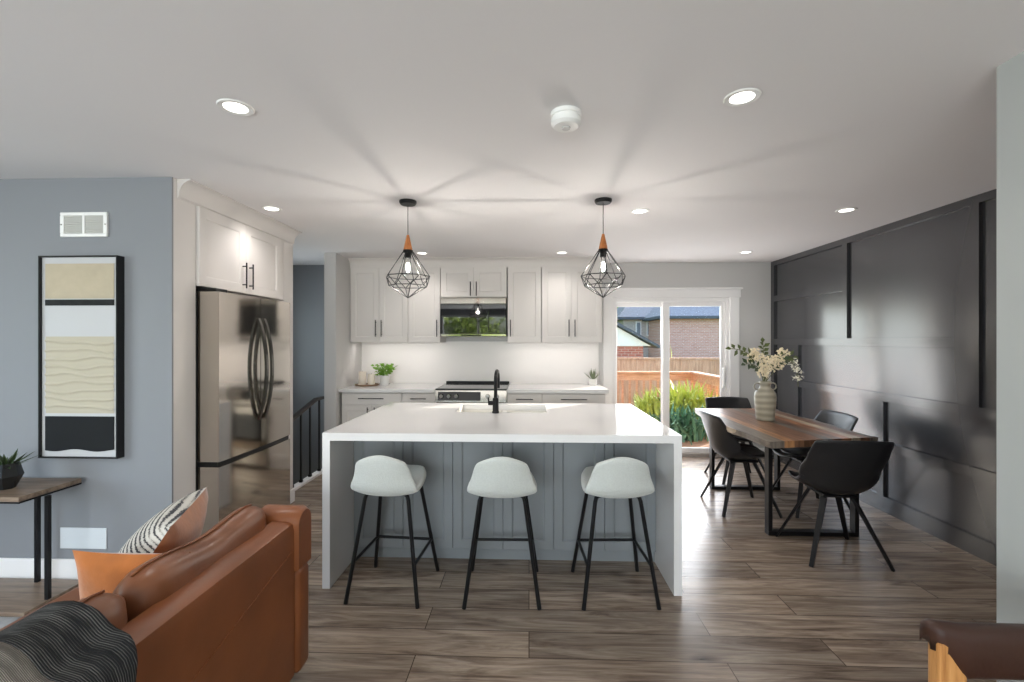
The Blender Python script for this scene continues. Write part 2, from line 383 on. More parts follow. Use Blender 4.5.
M['shingle_d'] = mat('dark_roof_edge', srgb(86, 90, 98), 0.9)
M['lawn'] = mat('lawn', srgb(96, 122, 62), 0.95, var=0.25, vscale=3)
M['deck'] = plank_floor('cedar_deck_boards', [srgb(150, 108, 82), srgb(176, 134, 106), srgb(196, 154, 126), srgb(210, 172, 146)], 3.2, 0.14, 0.7, 0.006)
M['hosta'] = mat('yellow_green_blade', srgb(188, 196, 92), 0.5, var=0.25, vscale=5)
M['hosta_d'] = mat('blue_green_blade', srgb(96, 138, 108), 0.5, var=0.25, vscale=5)
M['tree'] = mat('pale_green_tree_leaf', srgb(150, 172, 84), 0.6, var=0.3, vscale=2)  # lighter yellow-green than the other tree leaf colour
M['tree_d'] = mat('garden_tree_leaf', srgb(104, 140, 58), 0.6, var=0.3, vscale=2)
M['bark'] = mat('bark', srgb(90, 72, 58), 0.9, bump=0.5, bscale=20)

def glass_mat(name, tint=(1, 1, 1, 1), gl=0.08):
    m = bpy.data.materials.new(name); m.use_nodes = True; nt = m.node_tree; nt.nodes.clear()
    out = nt.nodes.new('ShaderNodeOutputMaterial'); mix = nt.nodes.new('ShaderNodeMixShader')
    t = nt.nodes.new('ShaderNodeBsdfTransparent'); t.inputs[0].default_value = tint
    g = nt.nodes.new('ShaderNodeBsdfGlossy'); g.inputs['Roughness'].default_value = 0.02
    lw = nt.nodes.new('ShaderNodeLayerWeight'); pw = nt.nodes.new('ShaderNodeMath'); pw.operation = 'POWER'; pw.inputs[1].default_value = 4.0
    ma = nt.nodes.new('ShaderNodeMath'); ma.operation = 'MULTIPLY_ADD'; ma.inputs[1].default_value = 0.6; ma.inputs[2].default_value = 0.035
    nt.links.new(lw.outputs['Facing'], pw.inputs[0]); nt.links.new(pw.outputs[0], ma.inputs[0]); nt.links.new(ma.outputs[0], mix.inputs[0]); nt.links.new(t.outputs[0], mix.inputs[1]); nt.links.new(g.outputs[0], mix.inputs[2]); nt.links.new(mix.outputs[0], out.inputs[0])
    return m
M['glass'] = glass_mat('window_glass', (0.97, 0.985, 0.98, 1))

# ------------------------------------------------------------------ the setting
CEIL = 2.44; YB = 5.80; XR = 3.04
def hole_wall(mb, axis, a0, a1, t0, t1, z0, z1, holes):
    """wall along an axis with rectangular openings; holes = (a0,a1,z0,z1) sorted"""
    def bx(p, q, zz0, zz1):
        if q - p < 1e-4 or zz1 - zz0 < 1e-4: return
        if axis == 'X': mb.box(p, q, t0, t1, zz0, zz1)
        else: mb.box(t0, t1, p, q, zz0, zz1)
    cur = a0
    for (h0, h1, hz0, hz1) in holes:
        bx(cur, h0, z0, z1); bx(h0, h1, z0, hz0); bx(h0, h1, hz1, z1); cur = h1
    bx(cur, a1, z0, z1)
    return mb

fl = MB()
fl.box(-4.7, -2.32, -3.3, 4.10, -0.12, 0); fl.box(-2.32, 3.2, -3.3, 5.96, -0.12, 0)
struct(fl.build('floor', M['floor']))
struct(MB().box(-4.7, -2.32, 4.10, 5.96, -1.45, -1.35).build('floor_stairwell', M['wood_grey']))
struct(MB().box(-4.8, 3.2, -3.4, 5.96, CEIL, CEIL + 0.15).build('ceiling', M['ceiling']))
# back wall: pale grey, with the patio door opening
DX0, DX1, DZ1 = 1.058, 2.508, 1.998
struct(hole_wall(MB(), 'X', -2.155, 3.2, YB, YB + 0.16, -0.12, CEIL, [(DX0, DX1, 0.0, DZ1)]).build('wall_back', M['wall_back']))
struct(MB().box(-3.4, -2.155, YB, YB + 0.16, -1.4, CEIL).build('wall_hall', M['wall']))
struct(hole_wall(MB(), 'Y', 2.77, YB, -3.4, -3.28, -1.4, CEIL, [(4.6, 5.4, 0.9, 2.0)]).build('wall_stair', M['wall']))
struct(MB().box(-2.285, -2.155, 5.0, YB, 0, CEIL).build('wall_partition', M['wall_back']))
# stairwell lining below the floor
struct(MB().box(-3.28, -2.32, 4.0, 4.10, -1.4, -0.12).build('wall_stairwell', M['wall']))
# left living wall with the picture; its window wall; the wall behind the camera
struct(MB().box(-4.6, -2.14, 2.65, 2.662, 0, CEIL).build('wall_left', M['wall']))
struct(hole_wall(MB(), 'Y', -3.2, 2.77, -4.72, -4.6, 0, CEIL, [(-1.2, 1.6, 0.65, 2.2)]).build('wall_side', M['wall']))
struct(hole_wall(MB(), 'X', -4.72, 1.80, -3.32, -3.2, 0, CEIL, [(-2.7, 0.7, 0.6, 2.25)]).build('wall_front', M['wall']))
struct(MB().box(1.68, 1.80, -3.2, 1.70, 0, CEIL).build('wall_stub', M['wall_stub']))
struct(MB().box(1.80, 3.2, 1.58, 1.70, 0, CEIL).build('wall_nook', M['wall_back']))
# end panel beside the fridge niche and the niche's back
struct(MB().box(-4.6, -2.14, 2.662, 2.845, 0, CEIL).build('wall_niche', M['cab']))
struct(MB().box(-3.28, -2.14, 3.90, 4.05, 0, CEIL).build('wall_fridge', M['cab']))
struct(MB().box(-3.0, -2.90, 2.845, 3.90, 0, CEIL).build('wall_recess', M['wall']))
# dark feature wall with its battens (one surface)
dw = MB(); dw.box(XR, XR + 0.14, 1.70, YB, 0, CEIL)
T = 0.022; SW = 0.07
def hst(y0, y1, z, w=SW): dw.box(XR - T, XR, y0, y1, z - w / 2, z + w / 2)
def vst(y, z0, z1, w=SW): dw.box(XR - T, XR, y - w / 2, y + w / 2, z0, z1)
hst(1.70, YB, CEIL - 0.028, 0.056); hst(1.70, YB, 0.065, 0.13)
vst(YB - 0.035, 0.13, CEIL - 0.056)
hst(4.51, YB - 0.07, 1.975); hst(3.24, YB - 0.07, 1.445)
vst(4.475, 1.48, CEIL - 0.056); vst(3.205, 1.01, CEIL - 0.056); vst(5.26, 0.13, 1.41)
hst(1.70, 5.225, 0.975); vst(4.03, 0.13, 0.94); hst(1.70, 3.995, 0.56); vst(2.2, 1.01, CEIL - 0.056)
struct(dw.build('wall_right', M['dark']))

# baseboards, crown mouldings, casing
struct(MB().box(-4.6, -2.142, 2.634, 2.65, 0, 0.14, 0.004).build('baseboard_left', M['trim']))
struct(MB().box(2.52, XR - 0.022, YB - 0.016, YB, 0, 0.12, 0.004).build('baseboard_back', M['trim']))
struct(MB().box(1.664, 1.68, -3.2, 1.70, 0, 0.12, 0.004).build('baseboard_stub', M['trim']))
struct(MB().box(-2.14, -2.125, 3.92, 4.06, 0, 0.12, 0.004).build('baseboard_fridge', M['trim']))
def crown_profile(h=0.115, d=0.085):
    pts = [(0, 0)]
    for k in range(9):
        a = k / 8 * PI / 2
        pts.append((0.012 + (d - 0.012) * (1 - math.cos(a)) ** 1.0, 0.012 + (h - 0.02) * math.sin(a)))
    pts += [(d, h), (0, h)]
    return pts
pr = crown_profile()
struct(MB().extrude(pr, lambda p: Vector((-2.14 + p[0], 2.69, CEIL - 0.115 + p[1])), lambda p: Vector((-2.14 + p[0], 4.05, CEIL - 0.115 + p[1]))).build('trim_1', M['cab'], smooth='auto'))
struct(MB().extrude(pr, lambda p: Vector((-2.155, 5.42 - p[0], CEIL - 0.115 + p[1])), lambda p: Vector((0.90, 5.42 - p[0], CEIL - 0.115 + p[1]))).build('trim_2', M['cab'], smooth='auto'))
cs = MB()
cs.box(0.94, 1.058, YB - 0.022, YB, 0, 2.0, 0.003); cs.box(2.508, 2.625, YB - 0.022, YB, 0, 2.0, 0.003)
cs.box(0.925, 2.64, YB - 0.026, YB, 2.0, 2.10, 0.003); cs.box(0.905, 2.66, YB - 0.045, YB, 2.10, 2.122, 0.004)
struct(cs.build('trim_3', M['trim']))
struct(MB().box(-2.155, 0.88, YB - 0.014, YB, 0.915, 1.45).build('trim_4', M['splash']))

# patio door
door = thing('door_1', 'white sliding glass patio door', 'door'); door['kind'] = 'structure'
fr = MB()
fr.box(DX0, DX0 + 0.045, YB, YB + 0.13, 0.045, DZ1, 0.003); fr.box(DX1 - 0.04, DX1, YB, YB + 0.13, 0.045, DZ1, 0.003)
fr.box(DX0 + 0.045, DX1 - 0.04, YB, YB + 0.13, DZ1 - 0.05, DZ1, 0.003)
fr.build('frame', M['trim'], door)
MB().box(DX0, DX1, YB - 0.01, YB + 0.16, 0.0, 0.045, 0.004).build('sill', mat('aluminium_sill', srgb(190, 184, 180), 0.4, 0.4), door)
def sash(x0, x1, y, z0, z1, sl, sr, st, sb):
    f = MB(); f.box(x0, x0 + sl, y, y + 0.04, z0, z1, 0.004); f.box(x1 - sr, x1, y, y + 0.04, z0, z1, 0.004)
    f.box(x0 + sl, x1 - sr, y, y + 0.04, z1 - st, z1, 0.003); f.box(x0 + sl, x1 - sr, y, y + 0.04, z0, z0 + sb, 0.003)
    s = f.build('sash', M['trim'], door)
    MB().box(x0 + sl - 0.004, x1 - sr + 0.004, y + 0.017, y + 0.023, z0 + sb - 0.004, z1 - st + 0.004).build('glass', M['glass'], s)
    return s
sash(DX0 + 0.045, 1.775, YB + 0.075, 0.045, DZ1 - 0.05, 0.025, 0.085, 0.055, 0.06)
s2 = sash(1.69, DX1 - 0.04, YB + 0.02, 0.045, DZ1 - 0.05, 0.085, 0.055, 0.055, 0.06)
h = MB(); h.box(2.425, 2.455, YB - 0.02, YB + 0.02, 0.87, 1.12, 0.008, seg=2); h.build('handle', M['white'], s2)

# living room windows (left wall and behind the camera), plus an added one in the hall
def window(name, axis, a0, a1, z0, z1, t, nmul):
    w = thing(name, 'white framed window outside the view', 'window'); w['kind'] = 'structure'
    f = MB(); fw = 0.06
    def bx(m, p, q, zz0, zz1, d0=0.02, d1=0.1):
        if axis == 'X': m.box(p, q, t + d0, t + d1, zz0, zz1)
        else: m.box(t + d0, t + d1, p, q, zz0, zz1)
    bx(f, a0 + fw, a1 - fw, z0, z0 + fw); bx(f, a0 + fw, a1 - fw, z1 - fw, z1); bx(f, a0, a0 + fw, z0, z1); bx(f, a1 - fw, a1, z0, z1)
    for k in range(1, nmul):
        c = a0 + (a1 - a0) * k / nmul; bx(f, c - 0.03, c + 0.03, z0 + fw, z1 - fw)
    f.build('window_frame', M['trim'], w)
    g = MB(); bx(g, a0 + fw, a1 - fw, z0 + fw, z1 - fw, 0.055, 0.061); g.build('glass', M['glass'], w)
window('window_1', 'Y', -1.2, 1.6, 0.65, 2.2, -4.72, 2)
window('added_hall_window', 'Y', 4.6, 5.4, 0.9, 2.0, -3.40, 1)  # unseen hall window, added so the fill light can enter
window('window_2', 'X', -2.7, 0.7, 0.6, 2.25, -3.32, 3)

# ------------------------------------------------------------------ cabinets
def shaker(w, h, t=0.02, s=0.06, dep=0.009):
    """door slab, front at y=0, from (0,0) to (w,h)"""
    g = 0.0015
    def R(i, y): return [Vector((g + i, y, g + i)), Vector((w - g - i, y, g + i)), Vector((w - g - i, y, h - g - i)), Vector((g + i, y, h - g - i))]
    return MB().loops([R(0, t), R(0, 0.002), R(0.002, 0), R(s, 0), R(s + 0.009, dep * 0.6), R(s + 0.011, dep)])
def handle_mb(L, vertical=True, r=0.0055, off=0.03):
    m = MB(); a = L / 2
    if vertical:
        m.tube([(0, -off, -a), (0, -off, a)], r, 8)
        for z in (-a * 0.72, a * 0.72): m.tube([(0, 0, z), (0, -off, z)], r * 0.85, 6)
    else:
        m.tube([(-a, -off, 0), (a, -off, 0)], r, 8)
        for x in (-a * 0.72, a * 0.72): m.tube([(x, 0, 0), (x, -off, 0)], r * 0.85, 6)
    return m
def cabinet(name, label, cat, loc, rz, W, H, D, doors=(), drawers=(), group=None, m=None, hl=0.2):
    """front plane at local y=0 facing -Y. doors: (x0,x1,z0,z1,handle_x,handle_z) ; drawers: (x0,x1,z0,z1,handle_len)"""
    m = m or M['cab']
    t = thing(name, label, cat, loc, rz, group)
    MB().box(0, W, 0.0205, D, 0, H).build('body', m, t)
    for (x0, x1, z0, z1, hx, hz) in doors:
        d = shaker(x1 - x0, z1 - z0).build('door', m, t, loc=(x0, 0, z0), smooth='auto')
        if hx is not None:
            handle_mb(hl).build('handle', M['black'], d, loc=(hx - x0, 0, hz - z0), smooth='auto')
    for (x0, x1, z0, z1, L) in drawers:
        d = shaker(x1 - x0, z1 - z0, s=0.001, dep=0.0005).build('drawer', m, t, loc=(x0, 0, z0), smooth='auto')
        handle_mb(L, False).build('handle', M['black'], d, loc=((x1 - x0) / 2, 0, (z1 - z0) * 0.55), smooth='auto')
    return t
UG = 'wall cabinets over the worktop'
UY = 5.40; UB = 1.437; UT = 2.335; UD = YB - UY - 0.002; UH = UT - UB
# filler rail over the wall cabinets (behind the crown)
struct(MB().box(-2.154, 0.86, UY + 0.02, YB, UT + 0.001, CEIL).build('trim_5', M['cab']))
cabinet('wall_cabinet', 'tall two-door greige wall cabinet at the partition, above the candles', 'cabinet', (-2.15, UY, UB), 0, 0.70, UH, UD,
        [(0.0, 0.35, 0, UH, 0.315, 0.17), (0.35, 0.70, 0, UH, 0.385, 0.17)], group=UG)
cabinet('wall_cabinet', 'narrow single-door greige wall cabinet just left of the microwave', 'cabinet', (-1.447, UY, UB), 0, 0.385, UH, UD,
        [(0.0, 0.385, 0, UH, 0.35, 0.17)], group=UG)
cabinet('wall_cabinet', 'short two-door greige wall cabinet directly above the microwave', 'cabinet', (-1.055, UY, 1.975), 0, 0.79, UT - 1.975, UD,
        [(0.0, 0.395, 0.0, UT - 1.975, 0.36, 0.10), (0.395, 0.79, 0, UT - 1.975, 0.43, 0.10)], group=UG, hl=0.17)
cabinet('wall_cabinet', 'single-door greige wall cabinet just right of the microwave', 'cabinet', (-0.255, UY, UB), 0, 0.40, UH, UD,
        [(0.0, 0.40, 0, UH, 0.035, 0.17)], group=UG)
cabinet('wall_cabinet', 'tall two-door greige wall cabinet beside the patio door', 'cabinet', (0.150, UY, UB), 0, 0.71, UH, UD,
        [(0.0, 0.355, 0, UH, 0.32, 0.17), (0.355, 0.71, 0, UH, 0.39, 0.17)], group=UG)
# base cabinets
BY = 5.10; BH = 0.873; BD = YB - BY - 0.002
BG = 'base cabinets under the back worktop'
def base(label, x0, x1, doors, L):
    W = x1 - x0; dz = 0.735
    ds = []
    if doors == 2: ds = [(0, W / 2, 0.1, dz - 0.006, W / 2 - 0.04, dz - 0.13), (W / 2, W, 0.1, dz - 0.006, W / 2 + 0.04, dz - 0.13)]
    else: ds = [(0, W, 0.1, dz - 0.006, W - 0.04, dz - 0.13)]
    return cabinet('base_cabinet', label, 'cabinet', (x0, BY, 0.0), 0, W, BH, BD, ds, [(0, W, dz, BH - 0.012, L)], group=BG)
base('greige base cabinet with one wide drawer under the candles and tray', -2.13, -1.44, 2, 0.29)
base('narrow greige base cabinet with drawer just left of the range', -1.436, -1.058, 1, 0.18)
base('narrow greige base cabinet with drawer just right of the range', -0.245, 0.145, 1, 0.19)
base('greige base cabinet with wide drawer at the patio door end', 0.149, 0.85, 2, 0.29)
tag(MB().box(-2.153, -1.056, 5.065, YB - 0.016, 0.875, 0.915, 0.003).build('worktop', M['quartz']), 'white quartz worktop left of the range, under the candles', 'worktop', 'back worktops')
tag(MB().box(-0.247, 0.885, 5.065, YB - 0.016, 0.875, 0.915, 0.003).build('worktop', M['quartz']), 'white quartz worktop right of the range, under the spiky plant', 'worktop', 'back worktops')

# range
rg = thing('range', 'stainless slide-in electric range with black glass cooktop', 'range', (-0.65, 5.07, 0))
MB().box(-0.395, 0.395, 0.03, 0.70, 0.02, 0.90).build('body', M['steel_side'], rg)
MB().box(-0.40, 0.40, 0.0, 0.66, 0.902, 0.922, 0.003).build('cooktop', mat('cooktop_glass', srgb(70, 72, 72), 0.08), rg)
MB().box(-0.40, 0.40, 0.66, 0.71, 0.902, 0.945, 0.004).build('rear_trim', M['black'], rg)
cp = MB(); cp.loops([[Vector((x, -0.015, 0.775)), Vector((x, 0.03, 0.775)), Vector((x, 0.03, 0.90)), Vector((x, 0.005, 0.90))] for x in (-0.40, 0.40)])
cp = cp.build('control_panel', M['steel'], rg)
MB().loops([[Vector((x, -0.0165, 0.79)), Vector((x, 0.0, 0.79)), Vector((x, 0.0135, 0.885)), Vector((x, 0.0025, 0.885))] for x in (-0.37, 0.11)]).build('display', M['glassblack'], cp)
for kx in (-0.33, -0.245, -0.16, 0.19, 0.29):
    Mk = Matrix.Translation((kx, -0.008, 0.838)) @ Matrix.Rotation(PI / 2, 4, 'X')
    MB().lathe([(0, 0), (0.026, 0), (0.026, 0.012), (0.021, 0.03), (0, 0.031)], seg=16, M=Mk).build('knob', M['chrome'], rg, smooth='auto')
od = MB().box(-0.395, 0.395, 0.0, 0.03, 0.20, 0.765, 0.004).build('oven_door', M['steel'], rg)
MB().box(-0.30, 0.30, -0.003, 0.0, 0.30, 0.62).build('oven_window', M['glassblack'], od)
handle_mb(0.66, False, 0.011, 0.045).build('handle', M['chrome'], od, loc=(0, 0, 0.71), smooth='auto')
MB().box(-0.395, 0.395, 0.0, 0.03, 0.04, 0.19, 0.004).build('drawer', M['steel'], rg)

# over the range microwave
mw = thing('microwave', 'stainless over-the-range microwave with black glass door', 'microwave', (-0.66, 5.36, 1.51))
MB().box(-0.392, 0.392, 0.03, 0.435, 0, 0.455).build('body', M['steel_side'], mw)
MB().box(-0.392, 0.392, 0.0, 0.03, 0.385, 0.455, 0.004).build('vent_panel', M['steel'], mw)
md = MB().box(-0.392, 0.392, 0.0, 0.03, 0.03, 0.382, 0.003).build('door', M['glassblack'], mw)
MB().box(-0.392, 0.392, -0.004, 0.03, 0.0, 0.028, 0.003).build('bottom_trim', M['steel'], mw)
MB().box(-0.14, 0.10, -0.008, -0.004, 0.006, 0.02).build('badge_strip', M['blackgap'], mw)
MB().box(0.175, 0.19, -0.012, 0.0, 0.05, 0.30, 0.003).build('handle', mat('smoked_handle', srgb(60, 62, 62), 0.25, 0.8), md)

# cabinet over the fridge
cabinet('fridge_cabinet', 'pair of white shaker doors with black bar pulls above the fridge', 'cabinet', (-2.12, 2.85, 1.81), PI / 2, 1.045, 0.515, 0.70,
        [(0.0, 0.485, 0, 0.515, 0.445, 0.13), (0.485, 0.97, 0, 0.515, 0.525, 0.13)], hl=0.19)
# fridge: local frame facing -Y, turned so it faces +X
fg = thing('fridge', 'stainless french door fridge with bottom freezer drawer', 'fridge', (-2.0, 2.865, 0), PI / 2)
FW = 0.875
MB().box(0.004, FW - 0.004, 0.15, 0.80, 0.03, 1.765, 0.004).build('body', mat('fridge_side', srgb(58, 57, 56), 0.45, 0.4), fg)
def fdoor(x0, x1, z0, z1, name='door'):
    # gently bowed front
    n = 8; lp0 = []; 
    xs = [x0 + (x1 - x0) * k / n for k in range(n + 1)]
    bow = lambda x: -0.012 * (1 - ((x - FW / 2) / (FW / 2)) ** 2)
    poly = [(x, bow(x)) for x in xs] + [(x1, 0.14), (x0, 0.14)]
    m = MB().extrude(poly, lambda p: Vector((p[0], p[1], z0)), lambda p: Vector((p[0], p[1], z1)))
    return m.build(name, M['steel'], fg, smooth='auto')
d1 = fdoor(0.0, FW / 2 - 0.004, 0.672, 1.775); d2 = fdoor(FW / 2 + 0.004, FW, 0.672, 1.775)
d3 = fdoor(0.0, FW, 0.06, 0.638, 'drawer')
MB().box(0.002, FW - 0.002, 0.012, 0.145, 0.639, 0.671).box(FW / 2 - 0.0035, FW / 2 + 0.0035, 0.012, 0.145, 0.671, 1.77).build('gasket', M['blackgap'], fg)
MB().box(0.02, FW - 0.02, 0.09, 0.6, 0, 0.06).build('plinth', M['blackgap'], fg)
MB().box(0.01, 0.13, 0.03, 0.16, 1.777, 1.80, 0.004).build('hinge', M['blackgap'], fg)
for sgn, d in ((-1, d1), (1, d2)):
    m = MB(); pts = []
    for k in range(15):
        u = k / 14; zz = 0.88 + u * 0.74
        pts.append((FW / 2 + sgn * 0.035, -0.016 - 0.062 * math.sin(PI * u) ** 0.75, zz))
    for a, b in zip(pts, pts[1:]): m.bar(a, b, 0.026, 0.016, up=(0, -1, 0.001))
    m.build('handle', mat('dark_steel', srgb(120, 118, 115), 0.22, 1.0), d, smooth='auto')
m = MB()
pts = [(FW / 2 + (k / 14 - 0.5) * 0.7, -0.014 - 0.055 * math.sin(PI * k / 14) ** 0.75, 0.595) for k in range(15)]

# ------------------------------------------------------------------ island
IX0, IX1, IY0, IY1, IZ = -1.214, 0.872, 2.63, 3.95, 0.915
isl = thing('kitchen_island', 'grey kitchen island with white quartz waterfall top', 'island', (0, 0, 0))
SX0, SX1, SY0, SY1 = -0.56, 0.135, 3.44, 3.84
wt = MB()
th = 0.045
def frame_slab(mb, x0, x1, y0, y1, hx0, hx1, hy0, hy1, z0, z1):
    O = lambda z: [Vector((x0, y0, z)), Vector((x1, y0, z)), Vector((x1, y1, z)), Vector((x0, y1, z))]
    I = lambda z: [Vector((hx0, hy0, z)), Vector((hx1, hy0, z)), Vector((hx1, hy1, z)), Vector((hx0, hy1, z))]
    mb.loops([I(z0), O(z0), O(z1), I(z1), I(z0)], False, False)
    bmesh.ops.remove_doubles(mb.bm, verts=list(mb.bm.verts), dist=1e-5)
frame_slab(wt, IX0, IX1, IY0, IY1, SX0, SX1, SY0, SY1, IZ - th, IZ)
wt.build('worktop', M['quartz'], isl)
MB().box(IX0, IX0 + th, IY0, IY1, 0, IZ - th).build('side_panel', M['quartz'], isl)
MB().box(IX1 - th, IX1, IY0, IY1, 0, IZ - th).build('side_panel', M['quartz'], isl)
bd = MB(); a, b = IX0 + th + 0.001, IX1 - th - 0.001
bd.box(a, b, 3.01, 3.36, 0.08, IZ - th - 0.001); bd.box(a, b, 3.36, 3.92, 0.08, 0.60); bd.box(a, b, 3.88, 3.92, 0.60, IZ - th - 0.001)
bd.build('body', M['island'], isl)
MB().box(a, b, 3.03, 3.06, 0.0, 0.08).build('toe_kick', M['island'], isl)
n = 6; W = (b - a) / n
for k in range(n):
    shaker(W, 0.785, 0.02, 0.055, 0.012).build('door', M['island'], isl, loc=(a + k * W, 2.99, 0.083), smooth='auto')
# undermount double sink
sk = thing('kitchen_sink', 'white double-bowl undermount sink set in the island top', 'sink', (0, 0, 0.65))
sm = M['ceramic_white']
def bowl(x0, x1, y0, y1, zt, zb, name):
    R = lambda i, z: [Vector((x0 + i, y0 + i, z)), Vector((x1 - i, y0 + i, z)), Vector((x1 - i, y1 - i, z)), Vector((x0 + i, y1 - i, z))]
    o = MB().loops([R(-0.02, zt), R(0.0, zt), R(0.0, zb + 0.03), R(0.03, zb)], False, True).build(name, sm, sk, solid=0.0)
    return o
zt = IZ - th - 0.002 - 0.65
bowl(SX0, -0.225, SY0, SY1, zt, zt - 0.19, 'bowl'); bowl(-0.185, SX1, SY0, SY1, zt, zt - 0.19, 'bowl')
for x in (-0.39, -0.02): MB().lathe([(0, 0.0), (0.04, 0.0), (0.04, 0.004), (0, 0.004)], (x, 3.64, zt - 0.189), 16).build('drain', M['chrome'], sk)
# tap
tp = thing('kitchen_tap', 'matte black gooseneck kitchen tap on the island', 'tap', (-0.25, 3.405, IZ))
MB().lathe([(0, 0), (0.027, 0), (0.027, 0.012), (0.023, 0.016), (0.023, 0.105), (0.02, 0.115), (0, 0.116)], seg=20).build('base', M['black'], tp, smooth='auto')
pts = [(0, 0, 0.10), (0, 0, 0.20)]
for k in range(13):
    a_ = PI * k / 12
    pts.append((0.008 * (1 - math.cos(a_)) / 2, 0.085 * (1 - math.cos(a_)), 0.235 + 0.075 * math.sin(a_)))
pts.append((0.008, 0.17, 0.17))
MB().tube(pts, 0.0135, 12).build('spout', M['black'], tp, smooth='auto')
MB().tube([(0, 0, 0.075), (-0.055, 0.0, 0.075)], 0.017, 12).tube([(-0.052, 0, 0.072), (-0.056, 0.01, 0.115)], 0.006, 8).build('lever', M['black'], tp, smooth='auto')

# ------------------------------------------------------------------ bar stools
def shell_mb(P, Wf, curl, k=0.7, nu=14, nv=22, kb=None):
    """P(t)->(y,z) profile along the seat from front edge (t=0) to top of back (t=1); Wf(t) half width; curl(t) side lift along the normal"""
    def fn(i, j):
        u = i * 2 - 1; v = j * 2 - 1
        k_ = k if (v < 0 or kb is None) else kb
        uu = u * math.sqrt(1 - k_ * v * v / 2); vv = v * math.sqrt(1 - k_ * u * u / 2)
        t = max(0.0, min(1.0, (vv + 1) / 2))
        y, z = P(t); e = 0.01
        y1, z1 = P(max(0, t - e)); y2, z2 = P(min(1, t + e))
        dy, dz = y2 - y1, z2 - z1; L = math.hypot(dy, dz) or 1; ny, nz = dz / L, -dy / L     # normal towards the sitter
        c = curl(t) * abs(uu) ** 2.4
        return Vector((uu * Wf(t), y + ny * c, z + nz * c))
    return MB().grid(fn, nu, nv)
def spline(pts):
    """Catmull-Rom through 2D points with t in [0,1] by chord"""
    ds = [0]
    for a, b in zip(pts, pts[1:]): ds.append(ds[-1] + math.dist(a, b))
    T_ = [d / ds[-1] for d in ds]
    def f(t):
        i = 0
        while i < len(T_) - 2 and t > T_[i + 1]: i += 1
        u = (t - T_[i]) / (T_[i + 1] - T_[i]); p1, p2 = pts[i], pts[i + 1]
        p0 = pts[i - 1] if i > 0 else tuple(2 * a - b for a, b in zip(p1, p2)); p3 = pts[i + 2] if i + 2 < len(pts) else tuple(2 * b - a for a, b in zip(p1, p2))
        return tuple(0.5 * (2 * b + (c - a) * u + (2 * a - 5 * b + 4 * c - d) * u * u + (3 * b - a - 3 * c + d) * u ** 3) for a, b, c, d in zip(p0, p1, p2, p3))
    return f
def interp(stops):
    def f(t):
        for (a, x), (b, y) in zip(stops, stops[1:]):
            if t <= b:
                u = (t - a) / (b - a); u = u * u * (3 - 2 * u); return x + (y - x) * u
        return stops[-1][1]
    return f
def make_stool(label, loc, rz):
    t = thing('bar_stool', label, 'stool', loc, rz, 'bar stools along the island')
    # local: sitter faces +Y
    P = spline([(0.215, 0.640), (0.18, 0.652), (0.06, 0.628), (-0.08, 0.606), (-0.165, 0.600), (-0.207, 0.64), (-0.225, 0.735), (-0.240, 0.835)])
    sh = shell_mb(P, interp([(0, 0.16), (0.25, 0.192), (0.5, 0.198), (0.66, 0.196), (0.86, 0.172), (1, 0.150)]), interp([(0, 0.005), (0.3, 0.028), (0.6, 0.034), (0.8, 0.055), (1, 0.03)]), 0.75, kb=0.55)
    sh.build('seat', M['fabric'], t, smooth=True, solid=0.034, sub=1, offset=-0.2)
    for sx in (-1, 1):
        for sy in (-1, 1):
            top = Vector((sx * 0.125, sy * 0.115 - 0.01, 0.575)); foot = Vector((sx * 0.205, sy * 0.205, 0.0))
            bend = [Vector((sx * 0.085, sy * 0.11 - 0.01, 0.592)), Vector((sx * 0.108, sy * 0.112 - 0.01, 0.589)), Vector((sx * 0.12, sy * 0.1145 - 0.01, 0.579)), top + (foot - top) * 0.03]
            MB().tube(bend + [foot], 0.0115, 10).build('leg', M['black'], t, smooth='auto')
    for sy in (-1, 1):
        MB().tube([(-0.086, sy * 0.11 - 0.01, 0.592), (0.086, sy * 0.11 - 0.01, 0.592)], 0.0115, 10).build('seat_frame', M['black'], t, smooth='auto')
    zz = 0.215; f = 1 - zz / 0.575
    def at(sx, sy):
        top = Vector((sx * 0.125, sy * 0.115 - 0.01, 0.575)); foot = Vector((sx * 0.205, sy * 0.205, 0.0)); return top + (foot - top) * f
    for A, B in (((-1, 1), (1, 1)), ((-1, -1), (-1, 1)), ((1, -1), (1, 1))):
        MB().tube([at(*A), at(*B)], 0.009, 8).build('stretcher', M['black'], t, smooth='auto')
    return t
st0 = make_stool('grey bucket bar stool nearest the fridge, first of the three at the island', (-0.797, 2.675, 0), math.radians(-4))
copy_tree(st0, 'middle of the three grey bucket bar stools, in front of the tap', (-0.152, 2.67, 0), math.radians(1))
copy_tree(st0, 'grey bucket bar stool nearest the dining table, last of the three at the island', (0.490, 2.69, 0), math.radians(3))

